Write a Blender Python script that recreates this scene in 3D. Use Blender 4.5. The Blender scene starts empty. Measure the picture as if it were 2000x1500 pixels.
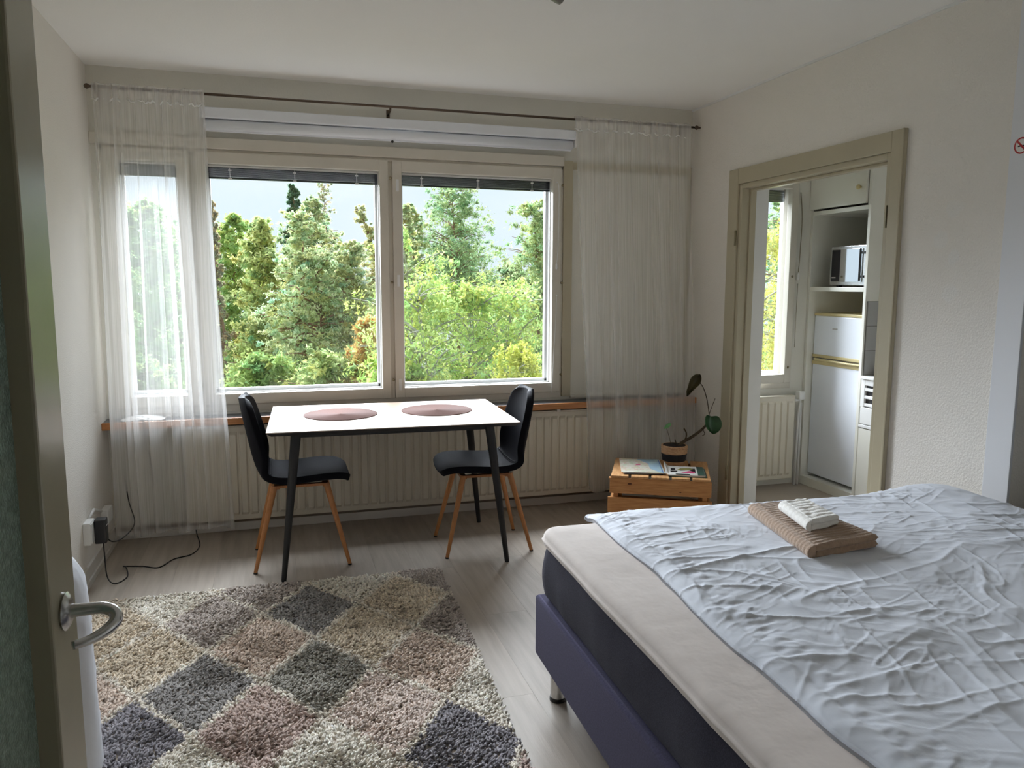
import bpy, bmesh, math, random
import numpy as np
from mathutils import Vector, Matrix

SC = bpy.context.scene
COL = SC.collection
random.seed(7)
RNG = np.random.default_rng(7)
W, H = 3.59, 2.579            # room width, ceiling height (window wall is y = 0, left wall is x = 0)
YN = -4.45                    # near wall (the camera stands in its doorway)

# ------------------------------------------------------------------ camera
cam_d = bpy.data.cameras.new('camera')
cam = bpy.data.objects.new('camera', cam_d); COL.objects.link(cam)
yaw, pitch, roll = -0.2952, -0.1287, 0.0030
fw = Vector((-math.sin(yaw)*math.cos(pitch), math.cos(yaw)*math.cos(pitch), math.sin(pitch)))
rt = Vector((math.cos(yaw), math.sin(yaw), 0)); up = rt.cross(fw)
r2 = math.cos(roll)*rt + math.sin(roll)*up; u2 = -math.sin(roll)*rt + math.cos(roll)*up
M = Matrix((r2, u2, -fw)).transposed().to_4x4(); M.translation = (0.9146, -4.7204, 1.4444)
cam.matrix_world = M
cam_d.sensor_width = 36.0; cam_d.lens = 1514.7/2000*36.0; cam_d.clip_start = 0.05; cam_d.clip_end = 500
SC.camera = cam
# ------------------------------------------------------------------ exposure, sky, sun
SC.view_settings.view_transform = 'Standard'; SC.view_settings.look = 'None'
SC.view_settings.gamma = 1.0; SC.view_settings.use_curve_mapping = False
SC.view_settings.exposure = 0.0
SKY = 1.88; SUN = 25.5
SC.cycles.diffuse_bounces = 10; SC.cycles.max_bounces = 16; SC.cycles.transparent_max_bounces = 16
wd = bpy.data.worlds.new('sky'); SC.world = wd; wd.use_nodes = True
nt = wd.node_tree; nt.nodes.clear()
o_ = nt.nodes.new('ShaderNodeOutputWorld'); b_ = nt.nodes.new('ShaderNodeBackground'); b_.inputs[1].default_value = SKY
tc = nt.nodes.new('ShaderNodeTexCoord'); nz = nt.nodes.new('ShaderNodeTexNoise'); nz.inputs['Scale'].default_value = 3.0; nz.inputs['Detail'].default_value = 5
mp = nt.nodes.new('ShaderNodeMapping'); mp.inputs['Scale'].default_value = (1, 1, 3)
cr = nt.nodes.new('ShaderNodeValToRGB'); cr.color_ramp.elements[0].position = .35; cr.color_ramp.elements[1].position = .7
cr.color_ramp.elements[0].color = (.44, .525, .58, 1); cr.color_ramp.elements[1].color = (.51, .565, .59, 1)
nt.links.new(tc.outputs['Generated'], mp.inputs[0]); nt.links.new(mp.outputs[0], nz.inputs[0]); nt.links.new(nz.outputs['Fac'], cr.inputs[0])
nt.links.new(cr.outputs[0], b_.inputs[0]); nt.links.new(b_.outputs[0], o_.inputs[0])
# veiled sun behind bright cloud in front of the window side: a very soft, wide source
sl = bpy.data.lights.new('veiled_sun', 'SUN'); sl.energy = SUN; sl.angle = math.radians(62); sl.color = (.85, .925, 1.0)
so = bpy.data.objects.new('veiled_sun', sl); COL.objects.link(so)
so.rotation_euler = Vector((.19, -1.0, -.66)).to_track_quat('-Z', 'Y').to_euler()

# ------------------------------------------------------------------ materials
def lin(r, g, b):
    f = lambda c: (c/12.92 if c <= .04045 else ((c+.055)/1.055)**2.4)
    return (f(r/255), f(g/255), f(b/255), 1)
MATS = {}
def mat(name, col, rough=.5, metal=0., spec=.5, var=0., vs=8., bump=0., bs=60., stretch=(1, 1, 1), col2=None, detail=4, sheen=0., coat=0., bdist=.01, voro=False):
    """principled material, object-space noise for colour variation and fine relief"""
    m = bpy.data.materials.new(name); m.use_nodes = True; n = m.node_tree; p = n.nodes['Principled BSDF']
    p.inputs['Roughness'].default_value = rough; p.inputs['Metallic'].default_value = metal
    p.inputs['Specular IOR Level'].default_value = spec; p.inputs['Base Color'].default_value = col
    if sheen: p.inputs['Sheen Weight'].default_value = sheen
    if coat: p.inputs['Coat Weight'].default_value = coat
    t = n.nodes.new('ShaderNodeTexCoord'); g = n.nodes.new('ShaderNodeMapping'); g.inputs['Scale'].default_value = stretch
    n.links.new(t.outputs['Object'], g.inputs[0])
    z = n.nodes.new('ShaderNodeTexNoise'); z.inputs['Scale'].default_value = vs; z.inputs['Detail'].default_value = detail
    n.links.new(g.outputs[0], z.inputs[0])
    r = n.nodes.new('ShaderNodeValToRGB'); r.color_ramp.elements[0].position = .3; r.color_ramp.elements[1].position = .7
    v = max(var, .015)
    c2 = col2 or tuple(min(1, c*(1+v)) for c in col[:3])+(1,)
    c1 = col if col2 else tuple(c*(1-v) for c in col[:3])+(1,)
    r.color_ramp.elements[0].color = c1; r.color_ramp.elements[1].color = c2
    n.links.new(z.outputs['Fac'], r.inputs[0]); n.links.new(r.outputs[0], p.inputs['Base Color'])
    if bump:
        if voro:
            y = n.nodes.new('ShaderNodeTexVoronoi'); y.inputs['Scale'].default_value = bs; out = y.outputs['Distance']
        else:
            y = n.nodes.new('ShaderNodeTexNoise'); y.inputs['Scale'].default_value = bs; y.inputs['Detail'].default_value = 3; out = y.outputs['Fac']
        n.links.new(g.outputs[0], y.inputs[0])
        b = n.nodes.new('ShaderNodeBump'); b.inputs['Strength'].default_value = bump; b.inputs['Distance'].default_value = bdist
        n.links.new(out, b.inputs['Height']); n.links.new(b.outputs[0], p.inputs['Normal'])
    MATS[name] = m
    return m
def attr_mat(name, rough=.9, trans=0., sheen=0.):
    """colour from the mesh's own colour attribute (tuft or leaf colours)"""
    m = bpy.data.materials.new(name); m.use_nodes = True; n = m.node_tree; n.nodes.clear()
    o = n.nodes.new('ShaderNodeOutputMaterial'); a = n.nodes.new('ShaderNodeVertexColor'); a.layer_name = 'Col'
    d = n.nodes.new('ShaderNodeBsdfDiffuse'); n.links.new(a.outputs[0], d.inputs[0])
    if trans:
        t = n.nodes.new('ShaderNodeBsdfTranslucent'); x = n.nodes.new('ShaderNodeMixShader'); x.inputs[0].default_value = trans
        n.links.new(a.outputs[0], t.inputs[0]); n.links.new(d.outputs[0], x.inputs[1]); n.links.new(t.outputs[0], x.inputs[2]); n.links.new(x.outputs[0], o.inputs[0])
    else:
        n.links.new(d.outputs[0], o.inputs[0])
    return m
def glass_mat(name, tint=(1, 1, 1, 1), refl=.018):
    m = bpy.data.materials.new(name); m.use_nodes = True; n = m.node_tree; n.nodes.clear()
    o = n.nodes.new('ShaderNodeOutputMaterial'); t = n.nodes.new('ShaderNodeBsdfTransparent'); t.inputs[0].default_value = tint
    g = n.nodes.new('ShaderNodeBsdfGlossy'); g.inputs['Roughness'].default_value = .01; g.inputs[0].default_value = (.9, .95, 1, 1)
    x = n.nodes.new('ShaderNodeMixShader'); x.inputs[0].default_value = refl
    n.links.new(t.outputs[0], x.inputs[1]); n.links.new(g.outputs[0], x.inputs[2]); n.links.new(x.outputs[0], o.inputs[0])
    return m
def sheer_mat(name, col, alpha):
    m = bpy.data.materials.new(name); m.use_nodes = True; n = m.node_tree; n.nodes.clear()
    o = n.nodes.new('ShaderNodeOutputMaterial'); t = n.nodes.new('ShaderNodeBsdfTransparent')
    d = n.nodes.new('ShaderNodeBsdfDiffuse'); d.inputs[0].default_value = col
    l = n.nodes.new('ShaderNodeBsdfTranslucent'); l.inputs[0].default_value = col
    a = n.nodes.new('ShaderNodeMixShader'); a.inputs[0].default_value = .5
    x = n.nodes.new('ShaderNodeMixShader')
    tc = n.nodes.new('ShaderNodeTexCoord'); g = n.nodes.new('ShaderNodeMapping'); g.inputs['Scale'].default_value = (170, 20, 1.2)
    z = n.nodes.new('ShaderNodeTexNoise'); z.inputs['Scale'].default_value = 1; z.inputs['Detail'].default_value = 2
    r = n.nodes.new('ShaderNodeMapRange'); r.inputs[1].default_value = .3; r.inputs[2].default_value = .7; r.inputs[3].default_value = alpha*.88; r.inputs[4].default_value = alpha*1.14
    n.links.new(tc.outputs['Object'], g.inputs[0]); n.links.new(g.outputs[0], z.inputs[0]); n.links.new(z.outputs['Fac'], r.inputs[0]); n.links.new(r.outputs[0], x.inputs[0])
    n.links.new(d.outputs[0], a.inputs[1]); n.links.new(l.outputs[0], a.inputs[2])
    n.links.new(t.outputs[0], x.inputs[1]); n.links.new(a.outputs[0], x.inputs[2]); n.links.new(x.outputs[0], o.inputs[0])
    return m

M_wall = mat('wall_paint', (.80, .765, .71, 1), .85, var=.02, vs=2, bump=.35, bs=150, bdist=.006)
M_wallR = mat('textured_wallpaper', (.80, .765, .71, 1), .75, var=.02, vs=2, bump=.5, bs=110, bdist=.008)
M_wallW = mat('window_wall_paint', (.72, .70, .63, 1), .8, var=.02, vs=2, bump=.1, bs=90)
M_ceil = mat('ceiling_paint', (.89, .88, .855, 1), .9, var=.01, vs=1.5, bump=.06, bs=120)
M_olive = mat('olive_gloss_trim', (.47, .42, .30, 1), .32, var=.04, vs=5, bump=.05, bs=30)
M_frame = mat('cream_window_paint', (.65, .61, .53, 1), .38, var=.03, vs=6, bump=.04, bs=25)
M_white = mat('white_enamel', (.80, .80, .79, 1), .35, var=.015, vs=4, bump=.02, bs=20)
M_casing = mat('smooth_white_casing', (.74, .75, .78, 1), .5, var=.01, vs=3)
M_kitch = mat('kitchen_cream_paint', (.80, .79, .72, 1), .22, var=.03, vs=4, bump=.04, bs=9, coat=.3)
M_kwall = mat('kitchen_wall_paint', (.82, .82, .80, 1), .7, var=.03, vs=3)
M_rad = mat('radiator_enamel', (.70, .65, .54, 1), .4, var=.03, vs=5)
M_base = mat('baseboard_paint', (.66, .63, .58, 1), .5, var=.05, vs=8)
M_sillw = mat('varnished_pine_edge', lin(168, 108, 58), .4, var=.15, vs=10, stretch=(1, 20, 20), col2=lin(196, 134, 80))
M_sillt = mat('dark_sill_board', lin(70, 70, 74), .3, var=.1, vs=6)
M_rod = mat('antique_metal', lin(96, 82, 70), .35, metal=.8, var=.1, vs=40)
M_black = mat('black_plastic', (.012, .012, .014, 1), .4, var=.1, vs=20)
M_blind = mat('navy_slats', lin(34, 36, 46), .35, var=.1, vs=30)
M_roll = mat('white_roller_fabric', (.80, .82, .86, 1), .6, var=.01, vs=10)
M_chrome = mat('brushed_steel', (.62, .62, .62, 1), .25, metal=1., var=.05, vs=60)
M_hinge = mat('dull_hinge_metal', lin(150, 140, 115), .4, metal=.7, var=.1, vs=60)
M_top = mat('pale_oak_laminate', lin(176, 154, 138), .38, spec=.14, var=.05, vs=5, stretch=(1, 14, 14), col2=lin(192, 174, 156), bump=.02, bs=40)
M_blk = mat('matt_black_steel', (.012, .012, .013, 1), .45, var=.1, vs=20)
M_leather = mat('black_faux_leather', (.010, .010, .013, 1), .62, spec=.04, var=.1, vs=20, bump=.12, bs=380, bdist=.002)
M_legw = mat('beech_look_leg', lin(178, 116, 66), .4, var=.1, vs=20, stretch=(8, 8, 1), col2=lin(196, 136, 84))
M_mat_ = mat('woven_brown_placemat', lin(104, 80, 74), .9, spec=.1, var=.1, vs=200)
M_pine = mat('pine_slat', lin(176, 116, 64), .55, var=.12, vs=5, stretch=(2, 18, 18), col2=lin(205, 150, 92), bump=.1, bs=40)
M_pineT = mat('pine_slat_end', lin(190, 136, 86), .6, var=.1, vs=6, stretch=(14, 2, 14), col2=lin(214, 166, 112), bump=.1, bs=40)
M_knot = mat('pine_knot', lin(92, 48, 24), .6, var=.2, vs=40)
M_base_b = mat('dark_blue_bed_fabric', lin(68, 65, 88), .95, spec=.1, var=.2, vs=190, bump=.35, bs=420, sheen=.06, bdist=.003)
M_mattr = mat('charcoal_mattress_fabric', lin(44, 42, 54), .95, spec=.1, var=.28, vs=260, bump=.4, bs=460, sheen=.05, bdist=.003)
M_sheet = mat('beige_topper_sheet', lin(206, 196, 190), .95, var=.03, vs=14, bump=.22, bs=16, bdist=.012, sheen=.1)
M_duvet = mat('pale_blue_white_cotton', (.61, .64, .71, 1), .9, var=.015, vs=6, bump=.12, bs=60, bdist=.004, sheen=.1)
M_tow = mat('taupe_ribbed_towel', lin(160, 134, 112), .98, var=.12, vs=90, bump=.5, bs=240, sheen=.3, bdist=.004)
M_toww = mat('white_terry', (.82, .80, .76, 1), .98, var=.03, vs=90, bump=.5, bs=240, sheen=.3, bdist=.004)
M_kfloor = mat('kitchen_vinyl', lin(176, 164, 152), .35, var=.05, vs=4)
M_fridge = mat('fridge_white', (.84, .88, .96, 1), .3, var=.01, vs=3)
M_fbeige = mat('yellowed_trim', lin(206, 190, 140), .4, var=.06, vs=12)
M_tile = mat('grey_wall_tile', lin(168, 168, 166), .15, var=.03, vs=5)
M_grout = mat('grout', lin(120, 118, 112), .9)
M_mirror = mat('mirror_door', (.75, .78, .82, 1), .06, metal=1., var=.02, vs=5)
M_bowl = mat('pale_blue_bowl', lin(196, 206, 222), .25, var=.02, vs=8)
M_ext = mat('outer_facade', (.5, .49, .46, 1), .9, var=.05, vs=2)
M_door = mat('olive_door_paint', (.34, .31, .225, 1), .25, var=.04, vs=5, bump=.04, bs=25)
M_dglass = mat('pebbled_green_glass', lin(140, 164, 150), .22, spec=.8, var=.2, vs=80, bump=.6, bs=260, bdist=.01, voro=True)
M_cloth = mat('white_hanging_cloth', (.72, .74, .80, 1), .95, var=.03, vs=8, bump=.1, bs=30)
M_glass = glass_mat('window_glass')
M_sheer = sheer_mat('sheer_voile', (.95, .94, .93, 1), .31)
M_hem = sheer_mat('voile_header', (.92, .90, .88, 1), .42)
M_ground = mat('forest_floor', lin(70, 78, 48), .95, var=.3, vs=.6)
M_bark_p = mat('pine_bark', lin(150, 104, 76), .9, var=.3, vs=3, stretch=(1, 1, .3), col2=lin(128, 108, 92))
M_bark_b = mat('birch_bark', lin(196, 192, 180), .8, var=.2, vs=3, stretch=(1, 1, 3), col2=lin(120, 116, 106))
M_leaf = attr_mat('leaf_colours', trans=.45)
M_pile = attr_mat('yarn_colours')
M_rugb = mat('rug_backing', lin(170, 158, 146), .95, var=.1, vs=30)

# ------------------------------------------------------------------ mesh helpers
def link(name, me, m, parent=None, smooth=False):
    o = bpy.data.objects.new(name, me); COL.objects.link(o)
    if m is not None: me.materials.append(m)
    if smooth: me.polygons.foreach_set('use_smooth', [True]*len(me.polygons))
    if parent is not None: o.parent = parent
    return o
def tag(o, label, cat, group=None):
    o['label'] = label; o['category'] = cat
    if group: o['group'] = group
    return o
def struct(o, label=None):
    o['kind'] = 'structure'
    if label: o['label'] = label
    return o
def root(name, loc, rz=0.):
    e = bpy.data.objects.new(name, None); COL.objects.link(e); e.location = loc; e.rotation_euler = (0, 0, rz); e.empty_display_size = .05
    return e
class B:
    """collects shapes into one bmesh"""
    def __init__(s): s.b = bmesh.new()
    def box(s, x0, x1, y0, y1, z0, z1, bev=0., seg=2):
        r = bmesh.ops.create_cube(s.b, size=1.)
        for v in r['verts']:
            v.co = Vector(((x0+x1)/2+v.co.x*(x1-x0), (y0+y1)/2+v.co.y*(y1-y0), (z0+z1)/2+v.co.z*(z1-z0)))
        if bev:
            ed = list({e for v in r['verts'] for e in v.link_edges})
            bmesh.ops.bevel(s.b, geom=ed, offset=bev, segments=seg, affect='EDGES', profile=.6)
        return s
    def vf(s, vs, fs):
        vv = [s.b.verts.new(v) for v in vs]
        for f in fs:
            try: s.b.faces.new([vv[i] for i in f])
            except ValueError: pass
        return s
    def tube(s, pts, rad, n=10, smooth_n=0, cap=True):
        P = [Vector(p) for p in pts]; R = rad if isinstance(rad, (list, tuple)) else [rad]*len(P)
        if smooth_n:
            Q, RR = [], []
            for i in range(len(P)-1):
                p0, p1, p2, p3 = P[max(i-1, 0)], P[i], P[i+1], P[min(i+2, len(P)-1)]
                for k in range(smooth_n):
                    t = k/smooth_n
                    Q.append(.5*((2*p1)+(p2-p0)*t+(2*p0-5*p1+4*p2-p3)*t*t+(3*p1-p0-3*p2+p3)*t**3)); RR.append(R[i]+(R[i+1]-R[i])*t)
            Q.append(P[-1]); RR.append(R[-1]); P, R = Q, RR
        rings = []; prev = None
        for i, p in enumerate(P):
            d = (P[min(i+1, len(P)-1)]-P[max(i-1, 0)])
            if d.length < 1e-9: d = Vector((0, 0, 1))
            d.normalize()
            a = prev if prev is not None else (Vector((0, 0, 1)) if abs(d.z) < .9 else Vector((1, 0, 0)))
            a = (a-d*a.dot(d)).normalized(); prev = a; b = d.cross(a)
            rings.append([s.b.verts.new(p+(a*math.cos(2*math.pi*k/n)+b*math.sin(2*math.pi*k/n))*R[i]) for k in range(n)])
        for i in range(len(rings)-1):
            for k in range(n):
                s.b.faces.new((rings[i][k], rings[i][(k+1) % n], rings[i+1][(k+1) % n], rings[i+1][k]))
        if cap:
            s.b.faces.new(rings[0][::-1]); s.b.faces.new(rings[-1])
        return s
    def lathe(s, prof, c=(0, 0, 0), n=32, axis='z', sx=1., sy=1.):
        rings = []
        for r, z in prof:
            ring = []
            for k in range(n):
                a = 2*math.pi*k/n; x, y = r*math.cos(a)*sx, r*math.sin(a)*sy
                v = {'z': (x, y, z), 'x': (z, x, y), 'y': (x, z, y)}[axis]
                ring.append(s.b.verts.new((c[0]+v[0], c[1]+v[1], c[2]+v[2])))
            rings.append(ring)
        for i in range(len(rings)-1):
            for k in range(n):
                s.b.faces.new((rings[i][k], rings[i][(k+1) % n], rings[i+1][(k+1) % n], rings[i+1][k]))
        s.b.faces.new(rings[0][::-1]); s.b.faces.new(rings[-1])
        return s
    def xf(s, mtx):
        bmesh.ops.transform(s.b, matrix=mtx, verts=s.b.verts); return s
    def out(s, name, m, parent=None, smooth=False, wc=True, angle=None):
        """wc: vertices are in world space and get moved into the parent's frame"""
        bmesh.ops.recalc_face_normals(s.b, faces=s.b.faces)
        if parent is not None and wc:
            p = parent; loc = Vector((0, 0, 0))
            while p is not None: loc += Vector(p.location); p = p.parent
            bmesh.ops.translate(s.b, verts=s.b.verts, vec=-loc)
        me = bpy.data.meshes.new(name); s.b.to_mesh(me); s.b.free()
        o = link(name, me, m, parent, smooth)
        if smooth and angle is not None:
            try: me.set_sharp_from_angle(angle=math.radians(angle))
            except Exception: pass
        return o
def box(name, m, x0, x1, y0, y1, z0, z1, parent=None, bev=0., wc=True):
    return B().box(x0, x1, y0, y1, z0, z1, bev).out(name, m, parent, wc=wc)
def grid_faces(nu, nv):
    i = np.arange((nu-1)*(nv-1)); u = i // (nv-1); v = i % (nv-1); a = u*nv+v
    return np.stack([a, a+nv, a+nv+1, a+1], 1)
def np_mesh(name, verts, faces, m, parent=None, smooth=True, cols=None):
    """fast mesh from numpy arrays (faces: n x 3 or n x 4)"""
    verts = np.asarray(verts, dtype=np.float32); faces = np.asarray(faces, dtype=np.int32); k = faces.shape[1]
    me = bpy.data.meshes.new(name); me.vertices.add(len(verts)); me.vertices.foreach_set('co', verts.ravel())
    me.loops.add(faces.size); me.loops.foreach_set('vertex_index', faces.ravel())
    me.polygons.add(len(faces)); me.polygons.foreach_set('loop_start', np.arange(0, faces.size, k, dtype=np.int32))
    try: me.polygons.foreach_set('loop_total', np.full(len(faces), k, dtype=np.int32))
    except Exception: pass
    if cols is not None:
        ca = me.color_attributes.new('Col', 'FLOAT_COLOR', 'POINT')
        c4 = np.ones((len(verts), 4), dtype=np.float32); c4[:, :3] = cols; ca.data.foreach_set('color', c4.ravel())
    me.update(calc_edges=True); me.validate()
    o = link(name, me, m, parent)
    if smooth: me.polygons.foreach_set('use_smooth', np.ones(len(me.polygons), dtype=bool))
    return o
def vnoise(x, y, seed):
    """smooth 2-D value noise, vectorised, range -1..1"""
    r = np.random.default_rng(seed); T = r.uniform(-1, 1, (128, 128))
    xi = np.floor(x).astype(int); yi = np.floor(y).astype(int); fx = x-xi; fy = y-yi
    fx = fx*fx*fx*(fx*(fx*6-15)+10); fy = fy*fy*fy*(fy*(fy*6-15)+10)
    g = lambda a, b: T[a % 128, b % 128]
    return (g(xi, yi)*(1-fx)+g(xi+1, yi)*fx)*(1-fy)+(g(xi, yi+1)*(1-fx)+g(xi+1, yi+1)*fx)*fy
def copy_tree(o, parent=None):
    c = o.copy(); COL.objects.link(c); c.parent = parent
    for ch in list(o.children): copy_tree(ch, c)
    return c

# ================================================================== THE ROOM
# floor of separate laminate planks
fl = root('floor', (0, 0, 0)); struct(fl, 'pale grey oak laminate floor of the room')
PLK = [mat('laminate_oak_%s' % w, lin(*c), .46, spec=.3, var=.06, vs=3.2, stretch=(9, .7, 1), col2=lin(*c2), bump=.12, bs=26, bdist=.004, detail=7)
       for w, c, c2 in (('pale', (164, 153, 141), (186, 176, 165)), ('mid', (159, 148, 136), (181, 171, 159)), ('warm', (168, 156, 143), (189, 178, 166)))]
box('underlay', M_grout, 0, W, -6.2, 0, -.03, -.012, fl)
pw, pl = .194, 1.285
pm = []
for k in range(3):
    o = box('plank', PLK[k], -pw/2+.0002, pw/2-.0002, -pl/2+.0002, pl/2-.0002, -.012, 0, None, .0005, wc=False); pm.append(o.data); bpy.data.objects.remove(o)
nx = int(W/pw)+1
for i in range(nx):
    off = (i*.47) % 1.0*pl
    y = 0.-off+pl
    x0, x1 = i*pw, min((i+1)*pw, W)
    while y > -6.2:
        ya, yb = max(y-pl, -6.2), min(y, 0.)
        if yb-ya > .02:
            full = (yb-ya) > pl-.001 and x1-x0 > pw-.001
            if full:
                o = bpy.data.objects.new('plank', pm[random.randrange(3)]); COL.objects.link(o); o.location = ((x0+x1)/2, (ya+yb)/2, 0); o.parent = fl
            else:
                box('plank', PLK[random.randrange(3)], x0+.0002, x1-.0002, ya+.0002, yb-.0002, -.012, 0, fl, .0005)
        y -= pl
struct(box('ceiling', M_ceil, -.2, 5.4, -6.3, .0, H, H+.15), 'plain white painted ceiling')
struct(box('wall_left', M_wall, -.2, 0, -6.3, 0, -.03, H), 'plain off-white wall at the left')
# right wall: openings for the kitchen doorway and the dark alcove
DY0, DY1, DZ = -.59, -1.79, 2.035
AY0, AY1, AZ = -2.50, -3.35, 2.46
T = .16
b = B()
b.box(W, W+T, DY0, 0, 0, H); b.box(W, W+T, DY1, DY0, DZ, H); b.box(W, W+T, AY0, DY1, 0, H)
b.box(W, W+T, AY1, AY0, AZ, H); b.box(W, W+T, -6.3, AY1, 0, H)
wr = struct(b.out('wall_right', M_wallR), 'textured off-white wallpapered wall at the right, with a doorway')
# paler repair patches on the wallpaper
n = M_wallR.node_tree; p = n.nodes['Principled BSDF']; src = p.inputs['Base Color'].links[0].from_socket
tco = n.nodes.new('ShaderNodeTexCoord'); prev = src
for (yy, zz, rr) in ((-2.145, 1.755, .045), (-2.085, 1.63, .04), (-2.155, 1.555, .035), (-2.15, 1.41, .045)):
    vm = n.nodes.new('ShaderNodeVectorMath'); vm.operation = 'DISTANCE'; vm.inputs[1].default_value = (W, yy, zz)
    nn = n.nodes.new('ShaderNodeTexNoise'); nn.inputs['Scale'].default_value = 22
    ad = n.nodes.new('ShaderNodeMath'); ad.operation = 'MULTIPLY_ADD'; ad.inputs[1].default_value = .05; ad.inputs[2].default_value = -.025
    sm = n.nodes.new('ShaderNodeMath'); sm.operation = 'ADD'
    mr = n.nodes.new('ShaderNodeMapRange'); mr.inputs[1].default_value = rr; mr.inputs[2].default_value = rr*.7; mr.inputs[3].default_value = 0; mr.inputs[4].default_value = .55
    mx = n.nodes.new('ShaderNodeMixRGB'); mx.inputs[2].default_value = (.80, .79, .76, 1)
    n.links.new(tco.outputs['Object'], vm.inputs[0]); n.links.new(tco.outputs['Object'], nn.inputs[0]); n.links.new(nn.outputs['Fac'], ad.inputs[0])
    n.links.new(vm.outputs['Value'], sm.inputs[0]); n.links.new(ad.outputs[0], sm.inputs[1]); n.links.new(sm.outputs[0], mr.inputs[0])
    n.links.new(mr.outputs[0], mx.inputs[0]); n.links.new(prev, mx.inputs[1]); prev = mx.outputs[0]
n.links.new(prev, p.inputs['Base Color'])
struct(box('trim_1', M_white, W-.008, W, -4.45, 0, H-.012, H), 'thin pale line of trim between right wall and ceiling')
# window wall: one opening for the room window, one for the kitchen window
WX0, WX1, WZ0, WZ1 = .035, 2.684, .735, 2.176
KX0, KX1 = 3.80, 4.44
TW = .135
b = B()
b.box(-.2, WX0, 0, TW, -.03, H+.15); b.box(WX0, WX1, 0, TW, WZ1, H+.15); b.box(WX0, WX1, 0, TW, -.03, WZ0)
b.box(WX1, KX0, 0, TW, -.03, H+.15); b.box(KX0, KX1, 0, TW, WZ1, H+.15); b.box(KX0, KX1, 0, TW, -.03, WZ0); b.box(KX1, 5.4, 0, TW, -.03, H+.15)
struct(b.out('wall_back', M_wallW), 'grey-white wall around the wide window')
# near wall with the doorway the camera looks through, and the hall behind it
b = B()
b.box(0, .555, YN-.12, YN, 0, H); b.box(1.52, W, YN-.12, YN, 0, H); b.box(.555, 1.52, YN-.12, YN, 2.1, H)
struct(b.out('wall_front', M_wall), 'off-white wall with the entrance doorway')
struct(box('wall_hall', M_wall, 0, W, -6.3, -6.2, 0, H), 'far wall of the entrance hall')
# dark alcove in the right wall
b = B()
b.box(W+T, 4.3, AY0, AY0+.05, 0, H); b.box(W+T, 4.3, AY1-.05, AY1, 0, H); b.box(4.3, 4.35, AY1-.05, AY0+.05, 0, H); b.box(W, 4.3, AY1, AY0, -.03, 0)
struct(b.out('wall_alcove', mat('dark_alcove_lining', lin(66, 58, 50), .7, var=.05, vs=4)), 'dark lined alcove opening beside the bed')
struct(box('trim_2', M_casing, W-.012, W, AY0, -2.388, 0, 2.55, None, .002), 'smooth white casing board beside the dark alcove')
# kitchen shell
struct(box('floor_kitchen', M_kfloor, W, 5.3, -2.4, 0, -.03, 0), 'plain beige vinyl floor of the kitchen')
b = B(); b.box(5.2, 5.3, -2.4, 0, 0, H); b.box(W+T, 5.3, -2.43, -2.38, 0, H)
struct(b.out('wall_kitchen', M_kwall), 'grey-white kitchen wall behind the cupboards')
# baseboards
b = B(); b.box(0, .014, YN, -.03, 0, .085, .003); b.box(.014, .024, YN, -.03, 0, .03, .003)
struct(b.out('baseboard_left', M_base), 'stepped cream baseboard along the left wall')
b = B(); b.box(.0, W, -.028, 0, 0, .052, .003)
struct(b.out('baseboard_back', M_base), 'low cream baseboard beneath the radiator')
struct(box('baseboard_right', M_base, W-.014, W, -.49, -.03, 0, .06, None, .003), 'short cream baseboard in the right corner')

# ---------------------------------------------------------------- doorway to the kitchen
dr = struct(root('door_1', (W, -1.19, 0)), 'olive-cream door frame around the kitchen doorway')
def trimbar(name, x0, x1, y0, y1, z0, z1): return box(name, M_olive, x0, x1, y0, y1, z0, z1, dr, .004)
trimbar('casing', W-.018, W, DY0, -.49, 0, DZ+.09)
trimbar('casing', W-.018, W, -1.872, DY1-.005, 0, DZ+.09)
trimbar('casing', W-.018, W, DY1-.005, DY0, DZ, DZ+.09)
trimbar('casing_edge', W-.025, W-.018, -1.872, -1.857, 0, DZ+.09)
trimbar('jamb', W-.006, W+.085, DY0-.028, DY0, 0, DZ)
trimbar('jamb', W-.006, W+.085, DY1, DY1+.028, 0, DZ)
trimbar('head_jamb', W-.006, W+.085, DY1+.028, DY0-.028, DZ-.028, DZ)
trimbar('door_stop', W+.045, W+.085, DY0-.042, DY0-.028, 0, DZ-.028)
trimbar('head_stop', W+.045, W+.085, DY1+.028, DY0-.042, DZ-.042, DZ-.028)
for z in (.28, 1.72):
    B().tube([(W-.022, DY0+.002, z-.045), (W-.022, DY0+.002, z+.045)], .007, 8).out('hinge', M_hinge, dr, True)
box('strike_plate', M_hinge, W-.02, W-.006, DY1-.0005, DY1+.003, 1.70, 1.80, dr)
box('reveal', M_kwall, W+.085, W+T+.03, DY0-.012, DY0+.0, 0, DZ, dr)

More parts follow.
